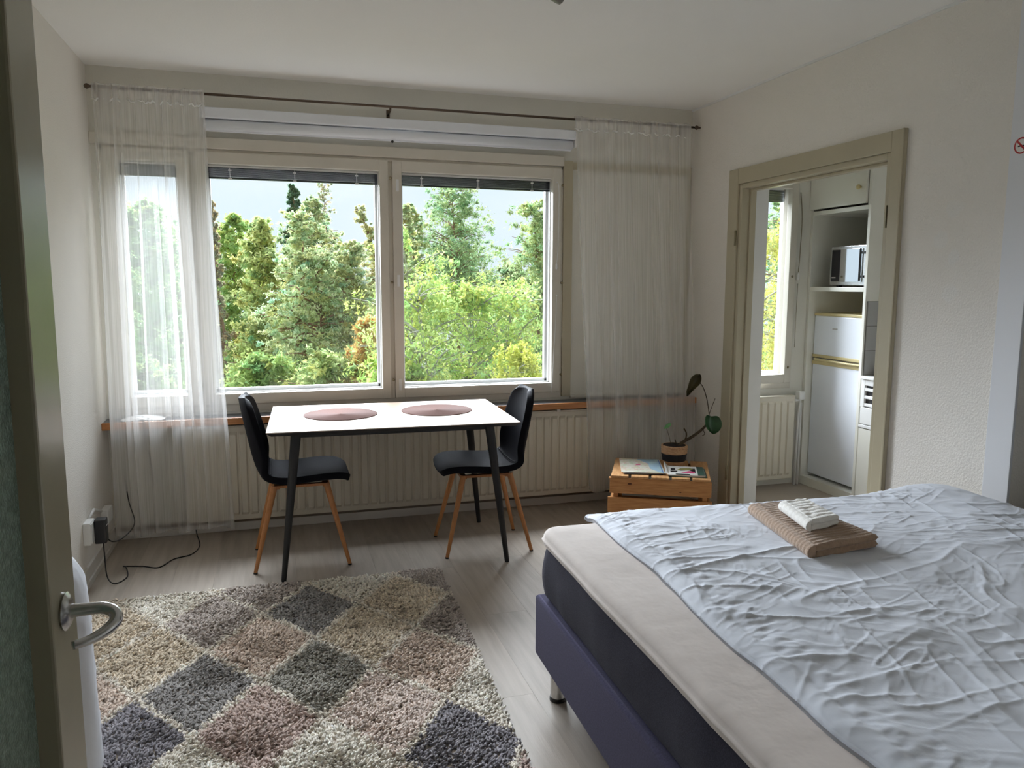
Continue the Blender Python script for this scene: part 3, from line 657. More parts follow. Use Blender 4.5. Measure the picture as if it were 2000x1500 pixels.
# duvet: a thin puffy sheet with fine creases
def duvet():
    x0, x1, y0, y1 = 1.967, 3.50, -4.20, -2.160
    nu, nv = 400, 500
    u, v = np.meshgrid(np.linspace(0, 1, nu), np.linspace(0, 1, nv), indexing='ij')
    x = x0+(x1-x0)*u; y = y0+(y1-y0)*v
    # wavy free left edge, a little skew
    x = x+(1-u)**3*(-.072*(1-v)+.010*vnoise(v*6, v*0, 2)+.005*vnoise(v*17, v*0, 3))
    y = y+v**6*(.012*vnoise(u*9, u*0, 5)+.05*(1-u)**3*0)
    # creases: ridged noise along several stretched directions, warped
    wxp = .06*vnoise(x*3, y*3, 31); wyp = .06*vnoise(x*3+9, y*3, 32)
    def ridge(ang, fa, fl, seed, sharp=3.0):
        c, s_ = math.cos(ang), math.sin(ang); X = x+wxp; Y = y+wyp
        return (1-np.abs(vnoise((X*c+Y*s_)*fl+7, (-X*s_+Y*c)*fa+3, seed)))**sharp
    z = np.zeros_like(x)
    mk = lambda sd, f: np.clip(.35+1.1*vnoise(x*f, y*f, sd), 0, 1)
    z += .0085*ridge(.22, 4.5, 1.1, 41, 9)*mk(51, 1.8)
    z += .0075*ridge(.95, 6.5, 1.6, 42, 9)*mk(52, 2.2)
    z += .0060*ridge(-.25, 9, 2.0, 43, 8)*mk(53, 2.6)
    z += .0050*ridge(.10, 15, 3.2, 44, 7)*mk(54, 3.4)
    z += .0038*ridge(1.30, 21, 4.6, 45, 6)*mk(55, 4)
    z += .0030*ridge(.45, 30, 6.5, 46, 5)*mk(56, 5)
    z += .0022*ridge(-.6, 44, 10, 47, 4)*mk(57, 6)
    z += .0014*ridge(.8, 70, 18, 48, 3)*mk(58, 7)
    z += .0075*vnoise(x*2.2, y*2.2, 61)+.0040*vnoise(x*6, y*6, 62)+.0012*vnoise(x*24, y*24, 64)
    # fine puckers beside the seam along the free edge
    dist = (u*(x1-x0))
    z += .0030*np.exp(-((dist-.085)/.04)**2)*vnoise(v*127, dist*34, 63)
    z -= .004*np.exp(-((dist-.055)/.010)**2)
    edge = np.minimum.reduce([u*(x1-x0), (1-u)*(x1-x0), v*(y1-y0)*1.0, (1-v)*(y1-y0)])
    puff = np.clip(edge/.05, 0, 1); puff = np.sqrt(1-(1-puff)**2)
    z = .6175+((.012+.014*np.clip((1-v)*4, 0, 1))+.85*z)*(.10+.90*puff)
    # the foot end slips over the bed's edge a little
    over = np.clip((y-(BY1-.045))/.10, 0, 1); z -= .055*over**2*(.35+.65*u)
    z += .026*np.exp(-((u-.90)/.10)**2)*np.exp(-((v-.93)/.14)**2)
    top = np.stack([x, y, z], -1).reshape(-1, 3)
    F = grid_faces(nu, nv); N = nu*nv
    idx = np.arange(N).reshape(nu, nv); rim = np.concatenate([idx[:, 0], idx[-1, 1:], idx[-2::-1, -1], idx[0, -2:0:-1]])
    # turned-under rim
    low = top[rim].copy(); low[:, 2] -= .012; cxy = top[:, :2].mean(0); inn = low.copy(); inn[:, :2] += (cxy-inn[:, :2])*.03
    low[:, :2] -= (cxy-low[:, :2])/np.linalg.norm(cxy-low[:, :2], axis=1)[:, None]*.002
    R_ = len(rim); a = np.arange(R_); a2 = np.roll(a, -1)
    side = np.concatenate([np.stack([rim, np.roll(rim, -1), N+a2, N+a], 1), np.stack([N+a, N+a2, N+R_+a2, N+R_+a], 1)])
    o = np_mesh('duvet', np.concatenate([top, low, inn])-np.array([BX0, BY1, 0]), np.concatenate([F, side]), M_duvet)
    o.location = (BX0, BY1, 0); o.rotation_euler = (0, 0, BROT)
    return o, x, y, z
dv, DX, DYY, DZZ = duvet()
tag(dv, 'crumpled pale blue-white duvet spread over the bed', 'duvet')
def duvet_z(x, y):
    dx, dy = x-BX0, y-BY1; x, y = BX0+dx*math.cos(BROT)+dy*math.sin(BROT), BY1-dx*math.sin(BROT)+dy*math.cos(BROT)
    i = np.argmin((DX-x)**2+(DYY-y)**2); return float(DZZ.ravel()[i])

# towels folded on the duvet
def towel(name, label, m, quad, z0, layers, th, rib, amp, seed):
    q = np.array(quad); r = tag(root(name, (*q.mean(0), z0)), label, 'towel')
    L = np.linalg.norm(q[1]-q[0]); D = np.linalg.norm(q[3]-q[0])
    for k in range(layers):
        nu, nv = 100, 34
        u, v = np.meshgrid(np.linspace(0, 1, nu), np.linspace(0, 1, nv), indexing='ij')
        zt = z0+k*th
        def surf(sgn, inset):
            uu = inset+(1-2*inset)*u; vv_ = inset*1.4+(1-2.8*inset)*v
            p = (q[0]*(1-uu[..., None])+q[1]*uu[..., None])*(1-vv_[..., None])+(q[3]*(1-uu[..., None])+q[2]*uu[..., None])*vv_[..., None]
            e = np.minimum.reduce([u*L, (1-u)*L, v*D, (1-v)*D]); f = np.clip(e/(th*.6), 0, 1); f = np.sqrt(1-(1-f)**2)
            z = zt+th*.5+sgn*(th*.5)*f*.98+(amp*np.abs(np.sin(np.pi*rib*uu+.5*vnoise(vv_*6, uu*3, seed)))*f*(1 if sgn > 0 else 0))+.0025*vnoise(uu*5, vv_*5, seed+k)
            return np.concatenate([p, z[..., None]], -1).reshape(-1, 3)
        N = nu*nv; P = np.concatenate([surf(1, 0), surf(-1, .0)]); F = grid_faces(nu, nv)
        idx = np.arange(N).reshape(nu, nv); rim = np.concatenate([idx[:, 0], idx[-1, 1:], idx[-2::-1, -1], idx[0, -2:0:-1]]); r2_ = np.roll(rim, -1)
        np_mesh('folded_layer', P-np.array(r.location), np.concatenate([F, F[:, ::-1]+N, np.stack([rim, r2_, r2_+N, rim+N], 1)]), m, r)
    # rounded fold along the long left side
    a, c = q[0], q[1]
    hh = layers*th
    nrm = (q[0]-q[3])/np.linalg.norm(q[0]-q[3])
    nu, nv = 112, 14; V = []
    for i in range(nu):
        s_ = min(max((i-1)/(nu-3), 0), 1); p = a+(c-a)*s_; rr = 1+amp*18*abs(math.sin(math.pi*rib*s_))
        for j in range(nv):
            t_ = -math.pi/2+math.pi*j/(nv-1); V.append((*(p+nrm*(.62*hh*math.cos(t_)*rr)), z0+hh/2+hh*.5*math.sin(t_)*rr) if 0 < i < nu-1 else (*p, z0+hh/2))
    np_mesh('fold', np.array(V)-np.array(r.location), grid_faces(nu, nv), m, r)
    return r
zt = max(duvet_z(2.55, -2.66), duvet_z(2.45, -2.85), duvet_z(2.6, -2.5))-.004
qt = [(2.497, -2.440), (2.408, -2.880), (2.660, -2.850), (2.668, -2.440)]
towel('bath_towel', 'folded brown ribbed bath towel lying on the duvet', M_tow, qt, zt, 2, .021, 22, .0035, 71)
towel('hand_towel', 'small folded white towel lying on top of the brown towel', M_toww, [(2.530, -2.555), (2.474, -2.772), (2.600, -2.745), (2.625, -2.545)], zt+.0455, 2, .017, 8, .002, 81)

# ================================================================== CRATE WITH PLANT AND PRINTED MATTER
CA = math.radians(-28.0); CZ = .350
ct = tag(root('wooden_crate', (2.727, -.705, 0), CA), 'slatted pine crate turned upside down in the corner by the doorway', 'crate')
CWd, CDp = .572, .470
def slat(name, x0, x1, y0, y1, z0, z1, m=M_pine): return box(name, m, x0, x1, y0, y1, z0, z1, ct, .003, wc=False)
for z0, z1, ex in ((.246, .336, 0), (.130, .222, .010), (.014, .106, .010)):
    slat('front_slat', -ex, CWd+ex*.6, 0, .016, z0, z1); slat('back_slat', 0, CWd, CDp-.016, CDp, z0, z1)
for z0, z1 in ((.245, .334), (.130, .222), (.0, .110)):
    slat('end_board', .004, .020, .016, CDp-.016, z0, z1); slat('end_board', CWd-.020, CWd-.004, .016, CDp-.016, z0, z1)
for x in (.022, CWd-.05):
    for y in (.018, CDp-.046): slat('corner_post', x, x+.028, y, y+.028, 0, .334)
for k in range(5):
    w_ = .1; x = .006+k*(CWd-.012-w_)/4
    slat('top_slat', x, x+w_, .0, CDp, .337, CZ, M_pineT)
slat('top_rail', -.006, .05, .004, .03, .328, .3365, M_pineT)
for x, z, s_ in ((.115, .305, .011), (.40, .27, .006), (.42, .17, .016), (.13, .058, .012)):
    B().lathe([(.001, -.0012), (s_*.6, -.001), (s_, 0.001)], (x, 0, z), 12, 'y', 1.3, .7).out('knot', M_knot, ct, True, wc=False)
def ctw(u, v, z): # crate frame to world
    c, s_ = math.cos(CA), math.sin(CA); return (2.727+u*c-v*s_, -.705+u*s_+v*c, z)
# printed sheets: procedural flat print
def print_mat(name, base, cells, seed, scale):
    m = bpy.data.materials.new(name); m.use_nodes = True; n = m.node_tree; p = n.nodes['Principled BSDF']; p.inputs['Roughness'].default_value = .35
    t = n.nodes.new('ShaderNodeTexCoord'); v = n.nodes.new('ShaderNodeTexNoise'); v.inputs['Scale'].default_value = scale; v.inputs['Detail'].default_value = 3; v.noise_dimensions = '4D'; v.inputs['W'].default_value = seed
    r = n.nodes.new('ShaderNodeValToRGB'); r.color_ramp.interpolation = 'LINEAR'
    while len(r.color_ramp.elements) > 1: r.color_ramp.elements.remove(r.color_ramp.elements[-1])
    r.color_ramp.elements[0].position = 0; r.color_ramp.elements[0].color = base
    for pos, c in cells:
        e = r.color_ramp.elements.new(pos); e.color = c
    n.links.new(t.outputs['Object'], v.inputs[0]); n.links.new(v.outputs['Fac'], r.inputs[0]); n.links.new(r.outputs[0], p.inputs['Base Color'])
    return m
M_map = print_mat('map_print', lin(206, 206, 190), [(.36, lin(196, 206, 178)), (.45, lin(218, 214, 200)), (.52, lin(222, 218, 206)), (.56, lin(214, 176, 160)), (.60, lin(206, 212, 190)), (.68, lin(214, 206, 170))], 2, 26)
M_sea = print_mat('map_sea_print', lin(150, 182, 206), [(.5, lin(164, 194, 212)), (.62, lin(184, 208, 206)), (.7, lin(150, 190, 160))], 5, 22)
M_navy = mat('dark_navy_cover', lin(38, 44, 58), .4)
M_paper = mat('magazine_paper', lin(222, 220, 216), .45)
M_green = mat('dark_green_print', lin(52, 84, 74), .4, var=.2, vs=30)
M_pink = mat('magenta_print', lin(208, 70, 124), .4)
M_yel = mat('olive_photo_print', lin(140, 136, 84), .4, var=.3, vs=40)
M_blackp = mat('black_print', lin(28, 28, 32), .4)
mpr = tag(root('folded_map', ctw(.17, .20, CZ), CA+.12), 'folded tourist map lying on the left side of the crate', 'map')
def sheet(name, m, pts, z, par, th=.0012):
    n_ = len(pts); V = [(x, y, z) for x, y in pts]+[(x, y, z+th) for x, y in pts]
    F = [tuple(range(n_))[::-1], tuple(range(n_, 2*n_))]+[(i, (i+1) % n_, (i+1) % n_+n_, i+n_) for i in range(n_)]
    return B().vf(V, F).out(name, m, par, wc=False)
rect = lambda x0, x1, y0, y1: [(x0, y0), (x1, y0), (x1, y1), (x0, y1)]
sheet('lower_fold', M_navy, rect(-.105, .115, -.145, .20), .0005, mpr, .003)
sheet('middle_fold', M_paper, rect(-.115, .13, -.15, .20), .0065, mpr, .0015)
up_ = sheet('upper_fold', M_map, [(-.125, -.140), (.125, -.155), (.130, .200), (-.115, .205)], .0120, mpr, .0015)
sheet('sea_print', M_sea, [(.05, -.05), (.098, -.14), (.12, -.14), (.125, .195), (-.01, .198), (.05, .08)], .0136, mpr, .0003)
sheet('motorway_print', M_pink, [(-.03, .03), (.0, .035), (.004, .06), (-.022, .055)], .0136, mpr, .0003)
sheet('border_print', mat('blue_border_print', lin(92, 130, 190), .4), [(.112, -.152), (.118, -.152), (.126, .198), (.120, .198)], .0139, mpr, .0003)
mz = tag(root('magazine', ctw(.43, .155, CZ), CA+.02), 'glossy magazine with pink and white cover on the right side of the crate', 'magazine')
sheet('lower_booklet', M_green, rect(-.10, .115, -.115, .10), .0005, mz, .004)
sheet('page_block', M_paper, rect(-.098, .105, -.112, .105), .005, mz, .006)
cv = sheet('cover', M_paper, rect(-.10, .105, -.113, .106), .0112, mz, .001)
for k_, (nm, m_, pts) in enumerate((('green_panel', M_green, rect(.065, .104, -.112, .105)), ('dark_photo', M_blackp, rect(-.03, .056, -.065, .055)), ('photo_border', M_paper, [(-.05, -.10), (.06, -.10), (.06, -.07), (.02, .01), (-.05, -.02)]),
                    ('pink_print', M_pink, [(-.03, -.062), (.045, -.068), (.053, -.03), (.02, -.012)]), ('photo_print', M_yel, [(-.055, .0), (-.02, .055), (.03, .065), (.045, .03), (.0, .0)]), ('letter_bar', M_blackp, rect(-.085, -.06, .0, .045)), ('letter_bar', M_blackp, rect(-.088, -.05, -.05, -.02)), ('title_block', M_blackp, rect(-.06, .02, -.108, -.095)))):
    sheet(nm, m_, pts, .0123+.0003*k_, cv, .0004)
lf = B().vf([(-.10, -.11, .011), (-.10, .106, .011), (-.125, .11, .04), (-.118, -.105, .016)], [(0, 1, 2, 3)]).out('lifted_page', M_paper, mz, wc=False)
lf.modifiers.new('thickness', 'SOLIDIFY').thickness = .0008

# potted plant
PPX, PPY, _ = ctw(.365, .375, 0)
plnt = tag(root('potted_plant', (PPX, PPY, CZ)), 'sparse houseplant with two broad leaves in a striped basket on the crate', 'plant')
def basket(z0, z1, r0, r1, nm, m):
    b = B(); k = max(2, int((z1-z0)/.011)); prof = []
    for i in range(k):
        a0, a1 = i/k, (i+1)/k; ra, rb_ = r0+(r1-r0)*a0, r0+(r1-r0)*a1; za, zb = z0+(z1-z0)*a0, z0+(z1-z0)*a1
        prof += [(ra, za), ((ra+rb_)/2+.004, (za+zb)/2)]
    prof.append((r1, z1))
    return b.lathe(prof, (0, 0, 0), 40).out(nm, m, plnt, True, wc=False)
M_strw = mat('straw_weave', lin(176, 128, 90), .85, var=.25, vs=70, stretch=(1, 1, 3), col2=lin(206, 168, 128), bump=.6, bs=110)
M_strb = mat('black_weave', lin(26, 24, 26), .85, var=.2, vs=70, bump=.6, bs=110)
basket(0, .022, .060, .066, 'basket_base', M_strw); basket(.022, .068, .067, .075, 'basket_stripe', M_strb); basket(.068, .118, .076, .078, 'basket_rim', M_strw)
B().lathe([(.001, .1185), (.068, .1190), (.070, .1175)], (0, 0, 0), 28).out('soil', mat('potting_soil', lin(40, 30, 24), .95, var=.3, vs=60, bump=.6, bs=80), plnt, True, wc=False)
M_stem = mat('woody_stem', lin(66, 52, 34), .8, var=.25, vs=60, bump=.4, bs=90)
M_lg = mat('dark_green_leaf', lin(40, 78, 42), .35, var=.18, vs=30)
M_lb = mat('withered_olive_leaf', lin(70, 62, 34), .5, var=.25, vs=30)
M_ls = mat('fresh_green_leaf', lin(96, 150, 96), .4, var=.1, vs=30)
# image-plane offsets of the plant measured at its depth: right vector of the wall-parallel plane is (.957, -.29)
E1 = Vector((.957, -.29, 0)); pxm = 4.48/1514.7
def pp_(px, py, d=0.): # pixel offset from the basket foot (1317, 901), d metres towards the room
    return E1*((px-1317)*pxm)+Vector((0, 0, (901-py)*pxm))+Vector((-.29, -.957, 0))*d
B().tube([pp_(1322, 866), pp_(1335, 855), pp_(1355, 843), pp_(1374, 828), pp_(1384, 816)], [.010, .010, .009, .008, .006], 9, 4).out('main_stem', M_stem, plnt, True, wc=False)
for pts, r_ in (([pp_(1384, 816), pp_(1387, 800), pp_(1381, 765), pp_(1372, 740), pp_(1362, 728)], .0028), ([pp_(1386, 800), pp_(1391, 784), pp_(1398, 764)], .0018), ([pp_(1330, 862), pp_(1340, 848), pp_(1341, 836), pp_(1336, 827)], .0045), ([pp_(1321, 868), pp_(1320, 858), pp_(1318, 850)], .004), ([pp_(1375, 828), pp_(1379, 838), pp_(1374, 842)], .002), ([pp_(1312, 868), pp_(1306, 845), pp_(1300, 826)], .0014)):
    B().tube(pts, r_, 7, 5).out('stalk', M_stem, plnt, True, wc=False)
def leaf(name, m, pts, fold, par=plnt):
    """pts: outline in pixels round a midrib; folded along it"""
    tip, stem = pts['rib']; V = [pp_(*stem)]; F = []
    L_, R_ = pts['l'], pts['r']; n_ = len(L_); rows = []
    for i in range(n_+2):
        t_ = i/(n_+1); c = (stem[0]+(tip[0]-stem[0])*t_, stem[1]+(tip[1]-stem[1])*t_)
        l = c if i in (0, n_+1) else L_[i-1]; r__ = c if i in (0, n_+1) else R_[i-1]
        row = []
        for s_ in (-1, -.55, 0, .55, 1):
            q = l if s_ < 0 else r__; a_ = abs(s_)
            px, py = c[0]+(q[0]-c[0])*a_, c[1]+(q[1]-c[1])*a_
            row.append(pp_(px, py, .012+fold*a_*a_+.006*math.sin(3*t_)))
        rows.append(row)
    V = [v for r__ in rows for v in r__]
    o = np_mesh(name, [tuple(v) for v in V], grid_faces(len(rows), 5), m, par)
    s_ = o.modifiers.new('subdivide', 'SUBSURF'); s_.levels = 2; s_.render_levels = 2
    o.modifiers.new('thickness', 'SOLIDIFY').thickness = .0012
    return o
leaf('leaf', M_lg, {'rib': ((1393, 836), (1388, 800)), 'l': [(1377, 793), (1374, 806), (1376, 818), (1382, 828)], 'r': [(1401, 796), (1409, 808), (1410, 820), (1404, 831)]}, .03)
leaf('leaf', M_lb, {'rib': ((1337, 758), (1363, 713)), 'l': [(1350, 711), (1340, 722), (1338, 738), (1333, 748)], 'r': [(1365, 722), (1362, 733), (1350, 742), (1345, 749)]}, .035)
leaf('small_leaf', M_ls, {'rib': ((1293, 826), (1308, 815)), 'l': [(1303, 814), (1296, 818)], 'r': [(1307, 820), (1300, 826)]}, .005)

# ================================================================== OUTLET, ADAPTER AND CABLES ON THE LEFT WALL
ot = tag(root('wall_outlet', (0, -.66, .19)), 'white surface-mounted power outlet low on the left wall', 'outlet')
box('housing', M_white, 0, .034, -.715, -.615, .195, .305, ot, .006)
box('cover_plate', M_white, .034, .038, -.708, -.622, .202, .298, ot, .004)
ad = tag(root('power_adapter', (.06, -.62, .19)), 'black power adapter plugged into the white outlet', 'adapter')
box('body', M_black, .0385, .090, -.665, -.605, .185, .305, ad, .006)
box('label_stripe', M_white, .0902, .0908, -.660, -.610, .268, .272, ad)
o2 = tag(root('junction_box', (0, -.27, .19)), 'small pale junction box on the left wall near the curtain', 'outlet')
box('housing', M_white, 0, .04, -.34, -.22, .185, .262, o2, .008)
tag(B().tube([(.008, -.62, .30), (.008, -.5, .315), (.008, -.34, .262)], .008, 8).out('cable_duct', M_white, None, True), 'thin white cable duct on the left wall above the outlet', 'cable')
M_cab = mat('black_cable', (.015, .014, .014, 1), .5)
def cable(name, label, pts, r_=.003): return tag(B().tube(pts, r_, 7, 8).out(name, M_cab, None, True), label, 'cable')
cable('adapter_cable', 'black cable looping from the adapter across the floor under the curtain', [(.07, -.635, .183), (.072, -.64, .13), (.09, -.70, .03), (.13, -.74, .006), (.17, -.66, .006), (.15, -.56, .02), (.13, -.50, .006), (.22, -.52, .004), (.30, -.56, .004), (.36, -.45, .004), (.44, -.40, .004), (.47, -.27, .006), (.45, -.19, .05), (.44, -.178, .12)])
cable('wall_cable', 'black cable hanging from the wall behind the left curtain', [(.09, -.62, .19), (.11, -.58, .165), (.15, -.50, .17), (.17, -.38, .20), (.13, -.27, .28), (.10, -.195, .42)])
cable('sill_cable', 'thin dark cable hanging down from the sill behind the left curtain', [(.20, -.155, .700), (.21, -.174, .69), (.215, -.174, .6), (.235, -.172, .45), (.24, -.165, .36)], .0028)

# ================================================================== NEAR DOOR (open, at the left)
Dd = Vector((-.05, -1.0, 0)).normalized(); Dn = Vector((1.0, -.05, 0)).normalized()      # along the leaf towards the hinge, and its room-side normal
E0 = Vector((.628, -3.528, 0))
dl = root('door_2', (E0.x, E0.y, 0)); struct(dl, 'open olive-painted door with pebbled green glass at the left')
def dbox(name, m, s0, s1, n0, n1, z0, z1, bev=0., par=dl):
    b = B().box(s0, s1, n0, n1, z0, z1, bev)
    b.xf(Matrix(((Dd.x, Dn.x, 0, 0), (Dd.y, Dn.y, 0, 0), (0, 0, 1, 0), (0, 0, 0, 1))))
    return b.out(name, m, par, wc=False)
TH = .052
dbox('stile', M_door, 0, .102, -TH, 0, .01, 2.07, .004); dbox('stile', M_door, .788, .89, -TH, 0, .01, 2.07, .004)
dbox('top_rail', M_door, .102, .788, -TH, 0, 1.96, 2.07, .003); dbox('bottom_rail', M_door, .102, .788, -TH, 0, .01, .26, .003)
dbox('glass_panel', M_dglass, .098, .792, -.034, -.027, .255, 1.965)
def dpt(s_, n_, z): return tuple(Dd*s_+Dn*n_+Vector((0, 0, z)))
hd = B().tube([dpt(.052, .004, 1.0), dpt(.050, .036, 1.0), dpt(.050, .050, .999), dpt(.054, .062, .994), dpt(.063, .066, .986), dpt(.076, .057, .978), dpt(.090, .040, .973), dpt(.102, .022, .972)], [.0095, .0082, .0082, .0085, .0088, .0080, .0066, .0056], 14, 6).out('handle', M_chrome, dl, True, wc=False)
b = B().lathe([(.003, .0), (.024, .0), (.026, .003), (.020, .007), (.013, .009), (.004, .009)], (0, 0, 0), 28, 'y')
b.xf(Matrix.Translation(Vector(dpt(.052, .0, 1.0))) @ Matrix(((Dd.x, Dn.x, 0, 0), (Dd.y, Dn.y, 0, 0), (0, 0, 1, 0), (0, 0, 0, 1))))
b.out('handle_rosette', M_chrome, hd, True, wc=False, angle=40)
M_tog = mat('grey_rubber', lin(92, 98, 108), .6)
B().tube([dpt(.05, -TH, 1.06), dpt(.05, -TH-.05, 1.06), dpt(.0, -TH-.055, 1.055)], .009, 10, 4).out('back_handle', M_chrome, dl, True, wc=False)
# ================================================================== WHITE SACK STANDING BEHIND THE DOOR
sk = tag(root('fabric_bundle', (.205, -2.40, .0)), 'white fabric-covered bundle standing behind the open door at the left', 'bundle')
n_a, n_z = 90, 60
a_, t_ = np.meshgrid(np.linspace(0, 2*np.pi, n_a), np.linspace(0, 1, n_z), indexing='ij')
rx_ = (.190-.012*t_)*np.clip(np.sqrt(1-(1-np.clip(t_/.06, 0, 1))**2)*.25+.75, 0, 1)*np.sqrt(np.clip(1-t_**16, 0.0004, 1))
wr_ = 1+.03*vnoise(a_*3.5, t_*3, 91)*(1-np.abs(np.sin(a_/2+1.6))**40)+.02*(1-np.abs(vnoise(a_*5+3, t_*5+a_, 92)))**4
wr_ = np.where((a_ < .15) | (a_ > 2*np.pi-.15), 1., wr_)
np_mesh('bag', np.stack([rx_*wr_*np.cos(a_), 1.0*rx_*wr_*np.sin(a_), .030+.69*t_], -1).reshape(-1, 3), grid_faces(n_a, n_z), M_cloth, sk)
B().lathe([(.002, -.008), (.016, -.007), (.019, 0), (.016, .007), (.002, .008)], (.15, -.13, .16), 16, 'y').out('toggle', M_tog, sk, True, wc=False)

# ================================================================== CEILING LAMP (only its tip shows)
lp = tag(root('ceiling_spotlight', (1.73, -2.45, 2.25)), 'small grey ceiling spotlight at the top edge of the picture', 'lamp')
M_lamp = mat('grey_lamp_metal', lin(128, 124, 116), .4, var=.05, vs=20)
B().lathe([(.005, H-.022), (.055, H-.02), (.06, H)], (1.73, -2.45, 0), 28).out('canopy', M_lamp, lp, True)
B().tube([(1.73, -2.45, H-.02), (1.73, -2.45, 2.36)], .007, 10).out('stem', M_lamp, lp, True)
b = B().lathe([(.004, .095), (.022, .09), (.030, .06), (.036, .0), (.032, -.01), (.004, -.012)], (0, 0, 0), 24)
b.xf(Matrix.Translation((1.725, -2.455, 2.285)) @ Matrix.Rotation(.5, 4, 'Y') @ Matrix.Rotation(.3, 4, 'X')); b.out('lamp_head', M_lamp, lp, True)

# ================================================================== NO-SMOKING SIGN
sg = tag(root('no_smoking_sign', (W-.0125, -2.436, 1.957)), 'small round red no-smoking sticker on the white casing', 'sign')
M_red = mat('red_print', lin(176, 24, 30), .4); M_sblk = mat('sign_black', lin(24, 22, 24), .4)
xs_ = W-.0125
B().lathe([(.001, -.0006), (.031, -.0006), (.031, 0)], (xs_, -2.436, 1.957), 36, 'x').out('sticker', M_paper, sg)
V, F = [], []
for k in range(48):
    a = 2*math.pi*k/48
    for r_ in (.0245, .030): V.append((xs_-.0009, -2.436+r_*math.cos(a), 1.957+r_*math.sin(a)))
    F.append((2*k, 2*k+1, (2*k+3) % 96, (2*k+2) % 96))
B().vf(V, F).out('red_ring', M_red, sg)
V = [(xs_-.0012, -2.436+s_*.0185+q*.0025, 1.957+s_*.0185-q*.0025) for s_, q in ((-1, -1), (-1, 1), (1, 1), (1, -1))]
B().vf(V, [(0, 1, 2, 3)]).out('red_bar', M_red, sg)
B().vf([(xs_-.0010, -2.450, 1.953), (xs_-.0010, -2.422, 1.953), (xs_-.0010, -2.422, 1.958), (xs_-.0010, -2.450, 1.958)], [(0, 1, 2, 3)]).out('cigarette', M_sblk, sg)

# ================================================================== KITCHEN
XC = 4.55
kw = struct(root('window_2', (4.12, 0, WZ0)), 'kitchen window with one sash standing ajar')
b = B(); b.box(KX0, KX1, FY0, FY1, WZ0-.03, WZ0+.012, .003); b.box(KX0, KX1, FY0, FY1, WZ1-.02, WZ1, .003); b.box(KX0, KX0+.02, FY0, FY1, WZ0, WZ1, .003); b.box(KX1-.02, KX1, FY0, FY1, WZ0, WZ1, .003)
b.out('frame', M_frame, kw)
b = B(); b.box(KX0+.02, KX0+.08, .078, .115, WZ0, WZ1); b.box(KX1-.062, KX1-.02, .078, .115, WZ0, WZ1, .003); b.box(KX0+.06, KX1-.06, .078, .115, WZ0, WZ0+.09, .003); b.box(KX0+.06, KX1-.06, .078, .115, WZ1-.09, WZ1, .003)
os_ = b.out('outer_sash', M_white, kw); box('pane', M_glass, KX0+.07, KX1-.055, .096, .100, WZ0+.085, WZ1-.085, os_)
# inner sash, hinged at its right side and ajar
sx0, sx1 = KX0+.022, KX1-.022
hg = Vector((sx1, -.006, 0)); A_ = math.radians(9)
RM = Matrix.Translation(hg) @ Matrix.Rotation(A_, 4, 'Z') @ Matrix.Translation(-hg)
b = B(); z0, z1 = WZ0+.014, WZ1-.014
b.box(sx0, sx0+.06, -.03, .014, z0, z1, .004); b.box(sx1-.06, sx1, -.03, .014, z0, z1, .004); b.box(sx0+.058, sx1-.058, -.028, .012, z0, z0+.062, .004); b.box(sx0+.058, sx1-.058, -.028, .012, z1-.062, z1, .004)
b.xf(RM); ks = b.out('sash', M_frame, kw)
b = B().box(sx0+.056, sx1-.056, -.010, -.006, z0+.058, z1-.058); b.xf(RM); b.out('pane', M_glass, ks)
for z in (.86, 1.5):
    b = B().lathe([(.002, -.036), (.009, -.034), (.009, -.03)], (sx1-.03, 0, z), 10, 'y'); b.xf(RM); b.out('catch', M_hinge, ks, True)
r = tag(root('venetian_blind', (4.12, .048, 2.02)), 'dark raised blind in the kitchen window', 'blind')
box('head_rail', M_white, KX0+.09, KX1-.085, .035, .062, 2.095, 2.105, r)
b = B()
for k in range(11): b.box(KX0+.092, KX1-.087, .034, .064, 2.09-k*.0075, 2.0945-k*.0075)
b.out('slats', mat('dark_green_slats', lin(70, 78, 74), .35, var=.1, vs=20), r)
B().tube([(KX1-.095, .028, 2.10), (KX1-.095, .028, 2.0)], .004, 6).out('tilt_rod', M_chrome, r, True)
kc = tag(root('blind_cord', (4.46, -.03, 1.0)), 'thin blind cord with a white tassel beside the kitchen window', 'cord')
B().tube([(4.448, -.012, 2.08), (4.462, -.02, 1.9), (4.458, -.02, 1.65), (4.452, -.02, 1.53)], .003, 6, 5).out('cord_loop', M_hinge, kc, True)
B().lathe([(.004, 1.47), (.010, 1.475), (.008, 1.515), (.003, 1.53)], (4.452, -.02, 0), 10).out('cord_tassel', M_white, kc, True)
B().tube([(4.452, -.02, 1.45), (4.450, -.02, 1.0)], .002, 6).out('cord_tail', M_hinge, kc, True)
# tall cupboard with open niches
cb = tag(root('tall_cupboard', (4.85, -.29, 0)), 'tall cream cupboard with upper door, open shelf and fridge niche', 'cupboard')
cbx = lambda nm, x0, x1, y0, y1, z0, z1, m=M_kitch, bev=.002, par=cb: box(nm, m, x0, x1, y0, y1, z0, z1, par, bev)
cbx('side_panel', XC, 5.19, -.026, -.002, 0, 2.56); sp = cbx('side_panel', XC, 5.19, -.58, -.556, 0, 2.56)
cbx('back_panel', 5.17, 5.19, -.556, -.026, .0, 2.56); cbx('shelf', XC, 5.17, -.556, -.026, 1.398, 1.428); cbx('upper_floor', XC, 5.17, -.556, -.026, 1.922, 1.950); cbx('top_panel', XC, 5.17, -.556, -.026, 2.54, 2.56)
cbx('plinth', XC, XC+.03, -.556, -.026, .0, .062); cbx('niche_floor', XC+.03, 5.17, -.556, -.026, .045, .062)
cdoor = cbx('upper_door', XC-.018, XC, -.550, -.004, 1.962, 2.53)
